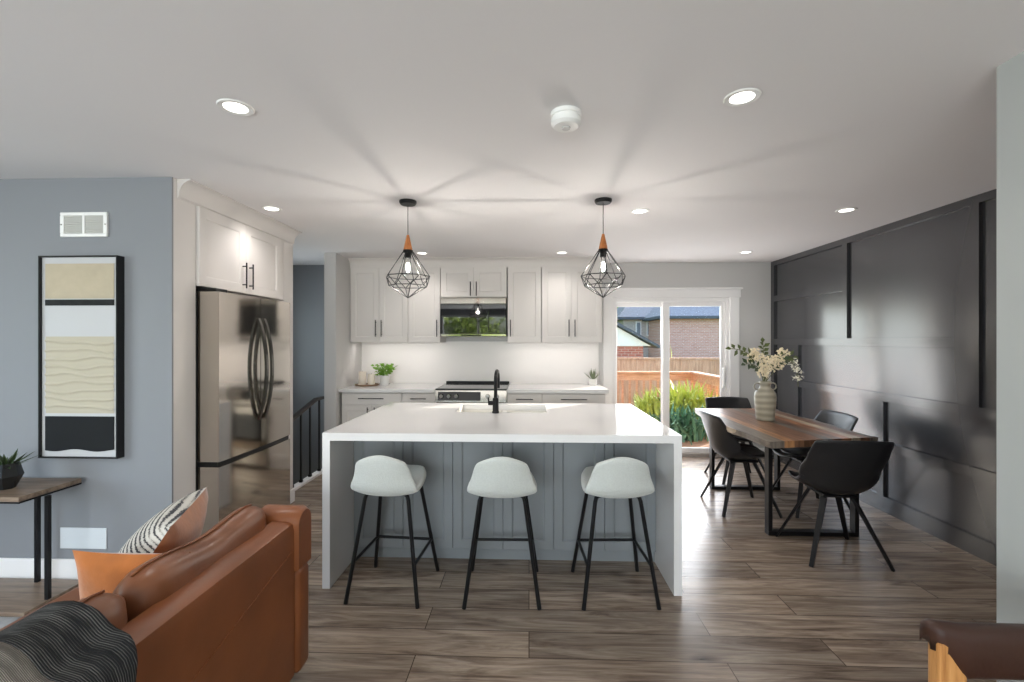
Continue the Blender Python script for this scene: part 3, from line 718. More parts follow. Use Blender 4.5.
# ------------------------------------------------------------------ dining table
tb = thing('dining_table', 'live-edge dining table of reclaimed boards on black metal trestles', 'table', (2.10, 4.02, 0))
le = []; random.seed(3)
nY = 26
for k in range(nY + 1):
    y = -0.79 + 1.60 * k / nY
    w_ = (y + 0.79) / 1.60
    le.append((-0.42 - 0.055 * math.sin(min(1, w_ * 1.25) * PI * 0.85) + 0.07 * w_ ** 3 - 0.007 * math.sin(k * 0.9), y))
re_ = [(0.43 + 0.015 * math.sin(k * 0.5 + 1) + 0.01 * math.sin(k * 1.3), -0.79 + 1.60 * k / nY) for k in range(nY, -1, -1)]
poly = le + re_
poly = [(x, y + (0.20 * (x + 0.45) / 0.9 if y < -0.6 else 0) * max(0, (-0.6 - y) / 0.19)) for x, y in poly]
und = [(x * 0.975 , y) for x, y in poly]
MB().loops([[Vector((x, y, 0.705)) for x, y in und], [Vector((x, y, 0.722)) for x, y in [(px_ * 0.992, py_) for px_, py_ in poly]], [Vector((x, y, 0.748)) for x, y in poly], [Vector((x * 0.996, y, 0.752)) for x, y in poly]]).build('tabletop', M['tabletop'], tb)
def trestle(y, xa, xb):
    w = 0.06; t_ = 0.03
    f = MB(); f.box(xa, xa + t_, y - w / 2, y + w / 2, 0.03, 0.675, 0.002); f.box(xb - t_, xb, y - w / 2, y + w / 2, 0.03, 0.675, 0.002)
    f.box(xa, xb, y - w / 2, y + w / 2, 0.0, 0.03, 0.002); f.box(xa, xb, y - w / 2, y + w / 2, 0.675, 0.705, 0.002)
    f.build('trestle', M['black'], tb)
trestle(-0.52, -0.31, 0.35); trestle(0.54, -0.31, 0.35)

def make_chair(label, loc, rz):
    t = thing('dining_chair', label, 'chair', loc, rz, 'black leather dining chairs')
    # local: sitter faces +Y, back at -Y
    P = spline([(0.255, 0.455), (0.21, 0.475), (0.05, 0.452), (-0.10, 0.445), (-0.185, 0.485), (-0.225, 0.58), (-0.262, 0.71), (-0.292, 0.835)])
    sh = shell_mb(P, interp([(0, 0.20), (0.25, 0.24), (0.5, 0.25), (0.72, 0.252), (1, 0.245)]), interp([(0, 0.03), (0.25, 0.065), (0.5, 0.12), (0.66, 0.13), (0.85, 0.07), (1, 0.03)]), 0.5, 16, 24, kb=0.16)
    sh.build('seat_shell', M['leather_black'], t, smooth=True, solid=0.022, sub=1, offset=-0.3)
    cu = shell_mb(spline([(0.21, 0.487), (0.05, 0.466), (-0.08, 0.46), (-0.15, 0.485)]), interp([(0, 0.165), (0.5, 0.185), (1, 0.15)]), interp([(0, 0.01), (1, 0.04)]), 0.7, 8, 8)
    cu.build('seat_pad', M['leather_black'], t, smooth=True, solid=0.025, sub=1, offset=0.0)
    MB().box(-0.11, 0.11, -0.12, 0.12, 0.415, 0.436, 0.006).build('seat_frame', M['black'], t)
    for sx in (-1, 1):
        for sy in (-1, 1):
            MB().bar((sx * 0.085, sy * 0.085, 0.425), (sx * 0.245, sy * 0.235, 0.0), 0.038, 0.018, up=(sx * 0.7, sy * 0.7, 0), w2=0.024, h2=0.014).build('leg', M['black'], t)
    return t
ch0 = make_chair('black leather bucket chair at the near end of the table, back towards the room', (2.075, 3.215, 0), math.radians(-4))
copy_tree(ch0, 'black leather bucket chair between the island and the table, back to the island', (1.84, 4.065, 0), -PI / 2)
copy_tree(ch0, 'black leather bucket chair on the charcoal wall side of the table', (2.435, 4.065, 0), PI / 2)
copy_tree(ch0, 'black leather bucket chair at the far end of the table by the patio door', (2.195, 4.885, 0), PI)

# vase and flowers
vs = thing('vase', 'grey-green stoneware vase with small handles on the dining table', 'vase', (2.10, 4.13, 0.752))
prof = [(0, 0), (0.070, 0), (0.074, 0.01), (0.078, 0.06), (0.086, 0.15), (0.090, 0.205), (0.084, 0.24), (0.064, 0.27), (0.045, 0.288), (0.041, 0.315), (0.050, 0.345), (0.045, 0.346), (0.036, 0.315), (0.039, 0.295), (0.055, 0.265), (0.072, 0.22), (0.064, 0.03), (0, 0.02)]
MB().lathe(prof, seg=32).build('body', M['vase'], vs, smooth=True)
for s in (-1, 1):
    MB().tube([(s * (0.066 + 0.030 * math.sin(a_)), 0, 0.300 - 0.030 * math.cos(a_)) for a_ in [2 * PI * k / 14 for k in range(14)]], 0.006, 8, closed=True).build('handle', M['vase'], vs, smooth=True)
VX, VY, VZ = 2.10, 4.13, 0.752
def sprig(name, label, cat, group, tip, bendp, leaves, r=0.003, blossoms=False):
    a = Vector((random.uniform(-0.02, 0.02), random.uniform(-0.02, 0.02), 0.12)); m_ = Vector(bendp); e = Vector(tip)
    pts = []
    mouth = Vector((a.x, a.y, 0.34))
    P0, P1, P2 = mouth, m_, e
    pts = [a]
    for k in range(10):
        u = k / 9; pts.append(P0 * (1 - u) ** 2 + P1 * 2 * u * (1 - u) + P2 * u * u)
    t = thing(name, label, cat, (VX, VY, VZ), 0, group)
    MB().tube(pts, r, 6).build('stem', M['stem'], t, smooth=True)
    return t, pts
def leafy(label, tip, bend, L=0.066, W=0.036, n=13, mt='leaf_olive', start=0.35):
    t, pts = sprig('leafy_branch', label, 'branch', 'greenery in the vase', tip, bend, None)
    m_ = MB()
    for k in range(n):
        u = start + (1 - start) * k / (n - 1); i = min(len(pts) - 2, int(u * (len(pts) - 1))); p = pts[i].lerp(pts[i + 1], u * (len(pts) - 1) - i)
        d = (pts[i + 1] - pts[i]).normalized(); s = d.cross(Vector((0.2, -1, 0.3))).normalized() * (1 if k % 2 else -1)
        if k == n - 1: s = d
        m_.leaf(p, d * 0.6 + s + Vector((0, random.uniform(-0.5, 0.3), random.uniform(-0.1, 0.3))), L * random.uniform(0.8, 1.15), W, up=(random.uniform(-.5, .5), -1, 0.6), droop=0.006)
    m_.build('leaves', M[mt], t)
def flower(label, tip, bend, R=0.05, n=26, mt='petal'):
    t, pts = sprig('flower_stem', label, 'flower', 'cream blossoms in the vase', tip, bend, None)
    m_ = MB(); c0 = pts[-1]
    for k in range(int(n * 1.7)):
        d = Vector((random.gauss(0, 1), random.gauss(0, 1), random.gauss(0.2, 1))).normalized(); c = c0 + d * R * random.uniform(0.35, 1.0)
        for q in range(5):
            dd_ = (d + Vector((random.uniform(-1, 1), random.uniform(-1, 1), random.uniform(-1, 1))) * 0.9).normalized()
            m_.leaf(c, dd_, 0.026, 0.017, up=d, fold=0.15)
    m_.build('blossoms', M[mt], t)
random.seed(11)
leafy('leafy green branch reaching furthest left out of the vase', (-0.30, -0.02, 0.635), (-0.06, 0, 0.62), n=11, start=0.5)
leafy('leafy green branch standing tallest above the cream blossoms', (-0.02, 0.0, 0.685), (-0.01, 0.0, 0.50), n=12, start=0.5)
leafy('dark leafy branch low on the left of the blossoms', (-0.20, -0.06, 0.50), (-0.05, -0.02, 0.52), n=11, mt='leaf_dark', start=0.4)
leafy('leafy green branch leaning out to the right over the wall side', (0.25, 0.02, 0.56), (0.07, 0.0, 0.62), n=13, start=0.4)
leafy('short leafy branch right above the vase neck', (0.13, -0.05, 0.54), (0.03, -0.02, 0.48), n=9, mt='leaf_dark', start=0.4)
flower('cream blossom head in the middle front of the bouquet', (0.0, -0.06, 0.50), (0.0, -0.02, 0.42), 0.07, 40)
flower('cream blossom head at the upper left of the bouquet', (-0.09, 0.0, 0.57), (-0.02, 0, 0.46), 0.06, 32)
flower('cream blossom head low on the left above the rim', (-0.05, -0.05, 0.43), (-0.01, -0.02, 0.38), 0.045, 22)
flower('cream blossom head at the right of the bouquet', (0.09, -0.03, 0.51), (0.03, -0.01, 0.44), 0.06, 32)
flower('cream blossom head at the upper right of the bouquet', (0.16, 0.02, 0.59), (0.05, 0, 0.5), 0.045, 20)
# drooping white spray
t, pts = sprig('flower_stem', 'drooping white blossom spray hanging at the far right of the vase', 'flower', 'cream blossoms in the vase', (0.265, -0.04, 0.30), (0.26, -0.03, 0.72), None)
m_ = MB()
for k in range(46):
    u = random.uniform(0.62, 1.0); i = min(len(pts) - 2, int(u * (len(pts) - 1))); p = pts[i] + Vector((random.gauss(0, 0.022), random.gauss(0, 0.022), random.gauss(0, 0.012))) * (1.3 - u * 0.8) * 1.4
    for q in range(4): m_.leaf(p, Vector((random.uniform(-1, 1), random.uniform(-1, 1), random.uniform(-1, 0.6))), 0.022, 0.015, fold=0.15)
m_.build('blossoms', M['petal_white'], t)

# ------------------------------------------------------------------ pendant lamps, downlights, smoke alarm
def make_pendant(label, x, y):
    t = thing('pendant_lamp', label, 'lamp', (x, y, CEIL), 0, 'wire cage pendants over the island')
    MB().lathe([(0, 0), (0.06, 0), (0.06, -0.012), (0.052, -0.025), (0, -0.026)], seg=28).build('canopy', M['black'], t, smooth='auto')
    MB().tube([(0, 0, -0.024), (0, 0, -0.25)], 0.003, 6).build('cord', M['black'], t, smooth=True)
    MB().lathe([(0, -0.235), (0.009, -0.24), (0.030, -0.335), (0.030, -0.345), (0, -0.346)], seg=24).build('cap', M['wood_cone'], t, smooth='auto')
    MB().lathe([(0, -0.345), (0.034, -0.345), (0.034, -0.362), (0.022, -0.366), (0.022, -0.40), (0, -0.401)], seg=20).build('socket', M['black'], t, smooth='auto')
    g = MB(); w = 0.0032
    n = 8; top = [Vector((0.034 * math.cos(2 * PI * k / n), 0.034 * math.sin(2 * PI * k / n), -0.356)) for k in range(n)]
    A = [Vector((0.154 * math.cos(2 * PI * k / n), 0.154 * math.sin(2 * PI * k / n), -0.532)) for k in range(n)]
    B = [Vector((0.132 * math.cos(2 * PI * (k + .5) / n), 0.132 * math.sin(2 * PI * (k + .5) / n), -0.598)) for k in range(n)]
    tip = Vector((0, 0, -0.682))
    for k in range(n):
        g.tube([top[k], A[k]], w, 6); g.tube([A[k], A[(k + 1) % n]], w, 6); g.tube([A[k], B[k]], w, 6); g.tube([A[(k + 1) % n], B[k]], w, 6)
        g.tube([B[k], B[(k + 1) % n]], w, 6)
        if k % 1 == 0: g.tube([B[k], tip], w, 6)
    g.build('cage', M['black'], t, smooth='auto')
    MB().lathe([(0, -0.398), (0.013, -0.40), (0.014, -0.425), (0.030, -0.465), (0.033, -0.49), (0.026, -0.515), (0, -0.526)], seg=20).build('bulb', M['glass'], t, smooth=True)
    MB().lathe([(0, -0.43), (0.012, -0.44), (0.014, -0.475), (0.008, -0.495), (0, -0.497)], seg=12).build('filament', M['bulb'], t, smooth=True)
    l = light('pendant_glow', 'POINT', (0, 0, -0.508), 11, (1.0, 0.92, 0.84), shadow_soft_size=0.008); l.parent = t
    return t
pe = make_pendant('wire cage pendant lamp over the fridge end of the island', -0.852, 3.175)
copy_tree(pe, 'wire cage pendant lamp over the dining end of the island', (0.517, 3.195, CEIL))

def make_down(label, x, y):
    t = thing('downlight', label, 'light', (x, y, CEIL), 0, 'recessed ceiling downlights')
    MB().lathe([(0.047, -0.001), (0.047, -0.004), (0.066, -0.006), (0.070, -0.001)], seg=32).build('trim_ring', M['white'], t, smooth='auto')
    MB().lathe([(0, -0.0035), (0.0475, -0.0035)], seg=32).build('diffuser', M['lamp'], t)
    l = light('downlight_beam', 'SPOT', (0, 0, -0.012), 19, (1.0, 0.955, 0.92), spot_size=math.radians(140), spot_blend=0.9, shadow_soft_size=0.06); l.parent = t
    return t
dn = [('lit downlight near the camera on the left of the smoke alarm', -1.233, 1.87), ('lit downlight near the camera on the right of the smoke alarm', 0.859, 1.87),
      ('lit downlight in front of the cabinet above the fridge', -1.909, 3.31), ('lit downlight just right of the dining-end pendant', 0.84, 3.48),
      ('lit downlight over the dining table by the charcoal wall', 2.382, 3.51), ('lit downlight before the wall cabinets left of the microwave', -1.197, 5.05),
      ('lit downlight before the wall cabinets right of the microwave', 0.367, 5.08), ('lit downlight in front of the patio door', 2.40, 5.13)]
d0 = make_down(*dn[0])
for (lb, x, y) in dn[1:]: copy_tree(d0, lb, (x, y, CEIL))
sa_ = thing('smoke_alarm', 'round white smoke alarm on the ceiling', 'alarm', (0.16, 1.975, CEIL))
MB().lathe([(0, 0), (0.066, 0), (0.066, -0.016), (0.058, -0.018), (0.058, -0.026), (0.065, -0.030), (0.065, -0.048), (0.052, -0.060), (0, -0.064)], seg=36).build('body', M['white'], sa_, smooth='auto')
MB().lathe([(0, -0.0625), (0.020, -0.0625), (0.018, -0.068), (0, -0.069)], seg=20).build('button', mat('grey_button', srgb(190, 188, 184), 0.4), sa_, smooth='auto')

# ------------------------------------------------------------------ worktop things
tr = thing('round_tray', 'round wooden tray under two white candles', 'tray', (-1.97, 5.47, 0.915))
MB().lathe([(0, 0), (0.135, 0), (0.142, 0.006), (0.142, 0.018), (0.134, 0.018), (0.130, 0.008), (0, 0.008)], seg=36).build('plate', M['tray'], tr, smooth='auto')
def candle(label, x, y, r, h):
    t = thing('pillar_candle', label, 'candle', (x, y, 0.924), 0, 'white pillar candles')
    MB().lathe([(0, 0), (r, 0), (r, h - 0.004), (r - 0.004, h), (r * 0.6, h - 0.006), (0, h - 0.007)], seg=28).build('wax', M['candle'], t, smooth='auto')
    MB().tube([(0, 0, h - 0.01), (0.002, 0, h + 0.012)], 0.0015, 5).build('wick', M['blackgap'], t)
candle('taller white pillar candle at the partition side of the tray', -2.025, 5.46, 0.045, 0.16)
candle('shorter white pillar candle at the plant side of the tray', -1.905, 5.44, 0.042, 0.13)
pp = thing('potted_herb', 'bright green leafy plant in a pale pot beside the candles', 'plant', (-1.765, 5.50, 0.915))
MB().lathe([(0, 0), (0.05, 0), (0.062, 0.12), (0.058, 0.12), (0.05, 0.10), (0, 0.10)], seg=24).build('pot', mat('pale_grey_pot', srgb(205, 203, 200), 0.35), pp, smooth='auto')
m_ = MB(); random.seed(5)
for k in range(150):
    a_ = random.uniform(0, 2 * PI); rr = abs(random.gauss(0, 0.055)); z = 0.12 + random.uniform(0, 0.12)
    m_.leaf((rr * math.cos(a_), rr * math.sin(a_) * 0.8, z), (math.cos(a_), math.sin(a_), random.uniform(-0.2, 0.9)), random.uniform(0.045, 0.07), 0.04, up=(random.uniform(-.6, .6), random.uniform(-1, 0), 1), droop=0.012)
m_.build('leaves', M['leaf'], pp)
p2 = thing('potted_succulent', 'small spiky plant in a white pot at the patio door end of the worktop', 'plant', (0.785, 5.62, 0.915))
MB().lathe([(0, 0), (0.045, 0), (0.05, 0.075), (0.046, 0.075), (0.042, 0.065), (0, 0.065)], seg=24).build('pot', M['ceramic_white'], p2, smooth='auto')
m_ = MB()
for k in range(26):
    a_ = k * 2.4; el = random.uniform(0.6, 1.5)
    m_.leaf((0.015 * math.cos(a_), 0.015 * math.sin(a_), 0.065), (math.cos(a_) * math.cos(el), math.sin(a_) * math.cos(el), math.sin(el)), random.uniform(0.1, 0.165), 0.017, up=(math.cos(a_), math.sin(a_), 0.2))
m_.build('leaves', M['leaf_sage'], p2)

# ------------------------------------------------------------------ picture, vent, cover plate
ar = thing('framed_art', 'tall black-framed abstract collage picture on the grey wall', 'picture', (-2.676, 2.65, 1.36))
aw, ah = 0.243, 0.602
MB().loops([[Vector((sx * (aw - i), y, sz * (ah - i))) for sx, sz in ((-1, -1), (1, -1), (1, 1), (-1, 1))] for i, y in ((0, 0), (0, -0.05), (0.008, -0.05), (0.008, -0.03))], True, False).build('frame', M['blackgap'], ar)
MB().box(-aw + 0.008, aw - 0.008, -0.034, -0.030, -ah + 0.008, ah - 0.008).build('mat_board', mat('white_mat_board', srgb(184, 184, 185), 0.7), ar)
pz = lambda y: 0.601 - (y - 256.5) / (458.5 - 256.5) * 1.202
pw_ = 0.212
MB().box(-pw_, pw_, -0.038, -0.034, pz(299), pz(264)).build('beige_block', mat('beige_paper', srgb(176, 164, 142), 0.8, var=0.05, vscale=14), ar)
MB().box(-pw_, pw_, -0.039, -0.034, pz(306), pz(300)).build('dark_band', mat('black_brush', srgb(24, 24, 25), 0.6, var=0.8, vscale=20), ar)
def ridge(u, v):
    x = -pw_ + 2 * pw_ * u; z = pz(431 - 17) + (pz(337) - pz(414)) * v
    d = 0.0
    for k in range(9):
        c = 0.08 + k * 0.105 + 0.018 * math.sin(u * 5 + k * 1.7) + 0.01 * math.sin(u * 11 + k)
        d = max(d, math.exp(-((v - c) / 0.013) ** 2))
    return Vector((x, -0.035 - 0.008 * d, z))
MB().grid(ridge, 40, 90).build('ridged_panel', mat('plaster_beige', srgb(176, 168, 150), 0.75), ar, smooth=True, recalc=False)
wv = [(-pw_ + 2 * pw_ * k / 24, pz(451) + 0.007 * math.sin(k * 0.42 + 3.4)) for k in range(25)]
MB().extrude(wv + [(pw_, pz(417)), (-pw_, pz(417))], lambda p: Vector((p[0], -0.034, p[1])), lambda p: Vector((p[0], -0.039, p[1]))).build('black_block', mat('black_paper', srgb(24, 25, 27), 0.75), ar)

vt = thing('air_vent', 'white two-panel air return vent high on the grey wall', 'vent', (-2.677, 2.65, 2.156))
vf = MB(); 
vf.box(-0.147, 0.147, -0.014, 0, 0.054, 0.074, 0.003); vf.box(-0.147, 0.147, -0.014, 0, -0.074, -0.054, 0.003)
for x0, x1 in ((-0.147, -0.122), (-0.008, 0.008), (0.122, 0.147)): vf.box(x0, x1, -0.014, 0, -0.054, 0.054, 0.002)
vf.build('vent_frame', M['white'], vt)
vl = MB()
for k in range(10): vl.box(-0.124, 0.124, -0.010, -0.004, -0.052 + k * 0.0108, -0.0435 + k * 0.0108)
vl.build('louvers', mat('vent_grey', srgb(184, 183, 177), 0.6), vt)
MB().box(-0.124, 0.124, -0.003, 0.0, -0.055, 0.055).build('back_plate', mat('vent_plate_grey', srgb(176, 174, 166), 0.7), vt)  # flat grey plate behind the louvers
for s in (-1, 1): MB().lathe([(0, 0), (0.005, 0), (0.004, 0.002), (0, 0.003)], seg=10, M=Matrix.Translation((s * 0.137, -0.014, 0)) @ Matrix.Rotation(PI / 2, 4, 'X')).build('screw', M['chrome'], vt)
cpz = thing('cover_plate', 'plain pale rectangular cover plate low on the grey wall', 'plate', (-2.686, 2.65, 0.265))
MB().box(-0.145, 0.145, -0.006, 0, -0.063, 0.063, 0.002).build('plate', mat('pale_plate', srgb(205, 210, 214), 0.4), cpz)
for s in (-1, 1): MB().lathe([(0, 0), (0.004, 0), (0.003, 0.002), (0, 0.002)], seg=10, M=Matrix.Translation((s * 0.12, -0.006, 0)) @ Matrix.Rotation(PI / 2, 4, 'X')).build('screw', mat('pale_screw', srgb(205, 210, 214), 0.4), cpz)

# ------------------------------------------------------------------ console table with plant
ct = thing('console_table', 'low two-tier console table of brown boards and black legs below the picture', 'table', (-2.665, 2.28, 0))
MB().box(-0.9, 0.0, 0.0, 0.335, 0.612, 0.637, 0.002).build('tabletop', M['wood_grey'], ct)
MB().box(-0.9, 0.0, 0.0, 0.335, 0.603, 0.612).build('top_frame', M['black'], ct)
MB().box(-0.9, 0.03, 0.0, 0.335, 0.012, 0.034, 0.002).build('shelf', M['wood_grey'], ct)
MB().box(-0.9, 0.03, 0.0, 0.335, 0.0, 0.012).build('shelf_frame', M['black'], ct)
for (x, y) in ((0.016, 0.13), (-0.235, 0.30), (-0.88, 0.13), (-0.75, 0.30)):
    MB().box(x - 0.010, x + 0.010, y - 0.010, y + 0.010, 0.034, 0.603).build('leg', M['black'], ct)
pl = thing('potted_plant', 'dark spiky plant in a faceted black pot on the console table', 'plant', (-2.905, 2.42, 0.637))
MB().lathe([(0, 0), (0.04, 0), (0.072, 0.07), (0.055, 0.14), (0.048, 0.14), (0.05, 0.11), (0, 0.11)], seg=7).build('pot', M['pot_black'], pl)
m_ = MB(); random.seed(9)
for k in range(24):
    a_ = k * 2.4; el = random.uniform(0.1, 1.3)
    m_.leaf((0.015 * math.cos(a_), 0.015 * math.sin(a_), 0.12), (math.cos(a_) * math.cos(el), math.sin(a_) * math.cos(el), math.sin(el)), random.uniform(0.09, 0.15), 0.022, up=(math.cos(a_), math.sin(a_), 0.2), droop=0.01)
m_.build('leaves', M['leaf_dark'], pl)

# ------------------------------------------------------------------ sofa with cushions, pillows, throw
sf = thing('sofa', 'cognac leather sofa with its back to the room', 'sofa', (-1.0, 0.9, 0))
# local: x=0 is the plane of the outer back (faces +X), seat towards -X; y from -1.3 to 1.08
SY0_, SY1_ = -0.97, 0.965
bk = MB(); bk.extrude([(0.02, 0.06), (0.02, 0.66), (0.012, 0.69), (-0.01, 0.70), (-0.075, 0.70), (-0.10, 0.68), (-0.14, 0.06)], lambda p: Vector((p[0], SY0_, p[1])), lambda p: Vector((p[0], SY1_, p[1])))
bk.build('back_frame', M['leather_tan'], sf, smooth='auto')
MB().tube([(0.0225, SY0_ + 0.02, 0.18), (0.0225, SY1_ - 0.02, 0.585)], 0.0022, 6).build('seam', M['leather_tan'], sf)
MB().box(-0.86, -0.13, SY0_, SY1_, 0.14, 0.30, 0.02, seg=2).build('seat_base', M['leather_tan'], sf)
def rounded_arm(y0, y1):
    # lower arm box and the padded roll over its top
    a_ = MB().box(-0.75, 0.035, y0, y1, 0.05, 0.49, 0.022, seg=3).build('arm', M['leather_tan'], sf, smooth='auto')
    return a_
for y0, y1 in ((0.972, 1.075), (SY0_ - 0.11, SY0_ - 0.007)):
    ra = rounded_arm(y0, y1)
    yc = (y0 + y1) / 2; hw = (y1 - y0) / 2 + 0.008
    pf = []
    for k in range(9):
        an = PI * k / 8; pf.append((math.cos(an) * hw, 0.69 + math.sin(an) * 0.055))
    pf = [(hw, 0.495)] + pf + [(-hw, 0.495)]
    cap_ = MB(); xs = [-0.15, -0.14, 0.02, 0.038]; sc = [0.86, 1, 1, 0.9]
    cap_.loops([[Vector((x, yc + p[0] * s, 0.60 + (p[1] - 0.60) * (s if p[1] > 0.6 else 1))) for p in pf] for x, s in zip(xs, sc)])
    cap_.build('arm_cap', M['leather_tan'], ra, smooth='auto')
for (x, y) in ((-0.72, -0.95), (-0.72, 0.95), (-0.04, -0.95), (-0.04, 0.95)):
    MB().tube([(x, y, 0.16), (x, y, 0.0)], [0.022, 0.014], 10).build('leg', M['black'], sf, smooth='auto')
def cushion(w, d, h, n=14, puff=1.0, pw=0.45):
    """closed pillow of width w (x), depth d (y), thickness h (z)"""
    m_ = MB()
    def srf(sg):
        def fn(i, j):
            u, v = i * 2 - 1, j * 2 - 1
            uu = u * (1 - 0.06 * v * v); vv = v * (1 - 0.06 * u * u)
            e = max(0.0, (1 - u * u) * (1 - v * v)) ** pw
            return Vector((uu * w / 2, vv * d / 2, sg * h / 2 * e))
        return fn
    m_.grid(srf(1), n, n); m_.grid(srf(-1), n, n)
    bmesh.ops.remove_doubles(m_.bm, verts=list(m_.bm.verts), dist=1e-5)
    return m_
ncu = 3; cl = (SY1_ - SY0_) / ncu
for k in range(ncu):
    yc = SY0_ + cl * (k + 0.5)
    MB().box(-0.86, -0.20, yc - cl / 2 + 0.004, yc + cl / 2 - 0.004, 0.30, 0.46, 0.045, seg=4).build('seat_cushion', M['leather_cush'], sf, smooth=True)
    # back cushion: a soft slab leaning on the back frame, top rolling over it
    def bc(i, j):
        a_ = i * 2 * PI; v = j
        yy = (v - 0.5) * cl * 0.985
        e = min(1.0, (min(v, 1 - v) / 0.12)); e = math.sin(e * PI / 2) ** 0.6
        ca_, sa2 = math.cos(a_), math.sin(a_)
        px = (abs(ca_) ** 0.7) * (1 if ca_ > 0 else -1) * 0.082 * (0.35 + 0.65 * e)
        pz_ = (abs(sa2) ** 0.75) * (1 if sa2 > 0 else -1) * 0.185 * (0.85 + 0.15 * e)
        pz_ += 0.012 * math.sin(v * 9) * (1 if sa2 > 0 else 0)
        return Vector((px, yy, pz_))
    b_ = MB().grid(bc, 28, 18)
    bmesh.ops.remove_doubles(b_.bm, verts=list(b_.bm.verts), dist=1e-4)
    for e_ in [e for e in b_.bm.edges if e.is_boundary]: pass
    bmesh.ops.holes_fill(b_.bm, edges=[e for e in b_.bm.edges if e.is_boundary])
    ob = b_.build('back_cushion', M['leather_cush'], sf, smooth=True, loc=(-0.165, yc, 0.595)); ob.rotation_euler = (0, math.radians(14), 0)
    sm_ = MB(); pts = []
    for q in range(15):
        v = 0.06 + 0.88 * q / 14; e = min(1.0, (min(v, 1 - v) / 0.12)); e = math.sin(e * PI / 2) ** 0.6
        pts.append((-0.02, (v - 0.5) * cl * 0.985, 0.186 * (0.85 + 0.15 * e) + 0.012 * math.sin(v * 9)))
    MB().tube(pts, 0.004, 6).build('piping', M['leather_tan'], ob, smooth=True)

def pillow(label, loc, rot, s=0.46, th_=0.17, front='stripes'):
    t = thing('throw_pillow', label, 'pillow', loc, 0, 'rust and striped pillows on the sofa'); t.rotation_euler = rot
    def srf(sg):
        def fn(i, j):
            u, v = i * 2 - 1, j * 2 - 1
            uu = u * (1 - 0.10 * (1 - u * u) * 0 - 0.07 * (1 - v * v)); vv = v * (1 - 0.07 * (1 - u * u))
            e = max(0.0, (1 - u * u) * (1 - v * v)) ** 0.5
            return Vector((uu * s / 2, vv * s / 2, sg * th_ / 2 * e))
        return fn
    MB().grid(srf(1), 16, 16).build('front_cover', M[front], t, smooth=True)
    MB().grid(srf(-1), 16, 16).build('back_cover', M['orange'], t, smooth=True)
    return t
def face_rot(nrm, roll=0.0):
    q = Vector(nrm).to_track_quat('Z', 'Y'); return (q.to_matrix() @ Matrix.Rotation(roll, 3, 'Z')).to_euler()
pillow('black and white striped pillow with rust back at the fridge end of the sofa', (-1.46, 1.71, 0.60), face_rot((-0.78, -0.33, 0.53), 0.0), 0.50, 0.23)
pillow('rust velvet pillow, nearer one beside the draped throw', (-1.285, 1.44, 0.62), face_rot((-0.16, 0.95, 0.22), math.radians(5)), 0.34, 0.13, 'orange')

# throw blanket over the back
prof_t = spline([(-0.62, 0.475), (-0.42, 0.485), (-0.325, 0.53), (-0.285, 0.66), (-0.23, 0.775), (-0.15, 0.805), (-0.09, 0.785), (-0.04, 0.735), (0.02, 0.715), (0.05, 0.66), (0.052, 0.5), (0.05, 0.28)])
tw = thing('throw_blanket', 'charcoal woven throw with an oatmeal band draped over the sofa back', 'blanket', (-1.0, 0.9, 0))
def thr(y0, y1, edge):
    def fn(i, j):
        x, z = prof_t(j); y = y0 + (y1 - y0) * i
        if edge: y += i * (0.05 * math.sin(j * 4.2 + 0.5) - 0.01 + 0.06 * (j - 0.5) + 0.012 * math.sin(j * 23))
        return Vector((x + 0.006 * math.sin(y * 21 + j * 3), y, z + 0.008 * math.sin(y * 17 + j * 5)))
    return fn
MB().grid(thr(0.035, 0.19, True), 20, 60).build('dark_weave', M['throw'], tw, smooth=True, solid=0.010)
MB().grid(thr(-0.60, 0.035, False), 30, 60).build('light_band', M['throw_light'], tw, smooth=True, solid=0.009)

rgm = MB(); rgm.box(-3.7, -1.75, -1.2, 2.33, 0.001, 0.012, 0.003)
tag(rgm.build('area_rug', M['rug']), 'grey mottled area rug in front of the sofa', 'rug')

# ------------------------------------------------------------------ armchair at the lower right
ac = thing('armchair', 'chocolate leather armchair with an oak frame against the pale wall end', 'armchair', (1.348, 1.0, 0))
def band(i, j):
    # leather back band: runs along x, its ends curl round the posts
    u = i * 2 - 1; a_ = j * 2 * PI
    x = u * 0.290; yb = 0.24 + 0.018 * max(0, abs(u) - 0.72) / 0.28
    h_ = 0.068; t__ = 0.030
    c_, s_ = math.cos(a_), math.sin(a_)
    z = 0.642 + (abs(s_) ** 0.5) * (1 if s_ > 0 else -1) * h_; y = yb + (abs(c_) ** 0.8) * (1 if c_ > 0 else -1) * t__
    k = 1 - 0.45 * max(0, (abs(u) - 0.93) / 0.07) ** 2
    if s_ < 0: z = 0.642 + (z - 0.642) * (1 - 1.25 * min(1, max(0, (abs(u) - 0.72) / 0.2)) ** 1.5)
    return Vector((x, yb + (y - yb) * k, 0.642 + (z - 0.642) * (0.85 + 0.15 * k)))
bb_ = MB().grid(band, 36, 24); bmesh.ops.remove_doubles(bb_.bm, verts=list(bb_.bm.verts), dist=1e-5); bmesh.ops.holes_fill(bb_.bm, edges=[e for e in bb_.bm.edges if e.is_boundary])
bb_.build('backrest', M['leather_brown'], ac, smooth=True)
for s in (-1, 1):
    MB().box(s * 0.246 - 0.036, s * 0.246 + 0.036, 0.222, 0.262, 0.0, 0.668, 0.008, seg=2).build('post', M['oak'], ac)
    MB().box(s * 0.246 - 0.02, s * 0.246 + 0.02, -0.30, 0.222, 0.50, 0.535, 0.006, seg=2).build('arm', M['oak'], ac)
    MB().box(s * 0.246 - 0.02, s * 0.246 + 0.02, -0.33, -0.29, 0.0, 0.535, 0.006).build('leg', M['oak'], ac)
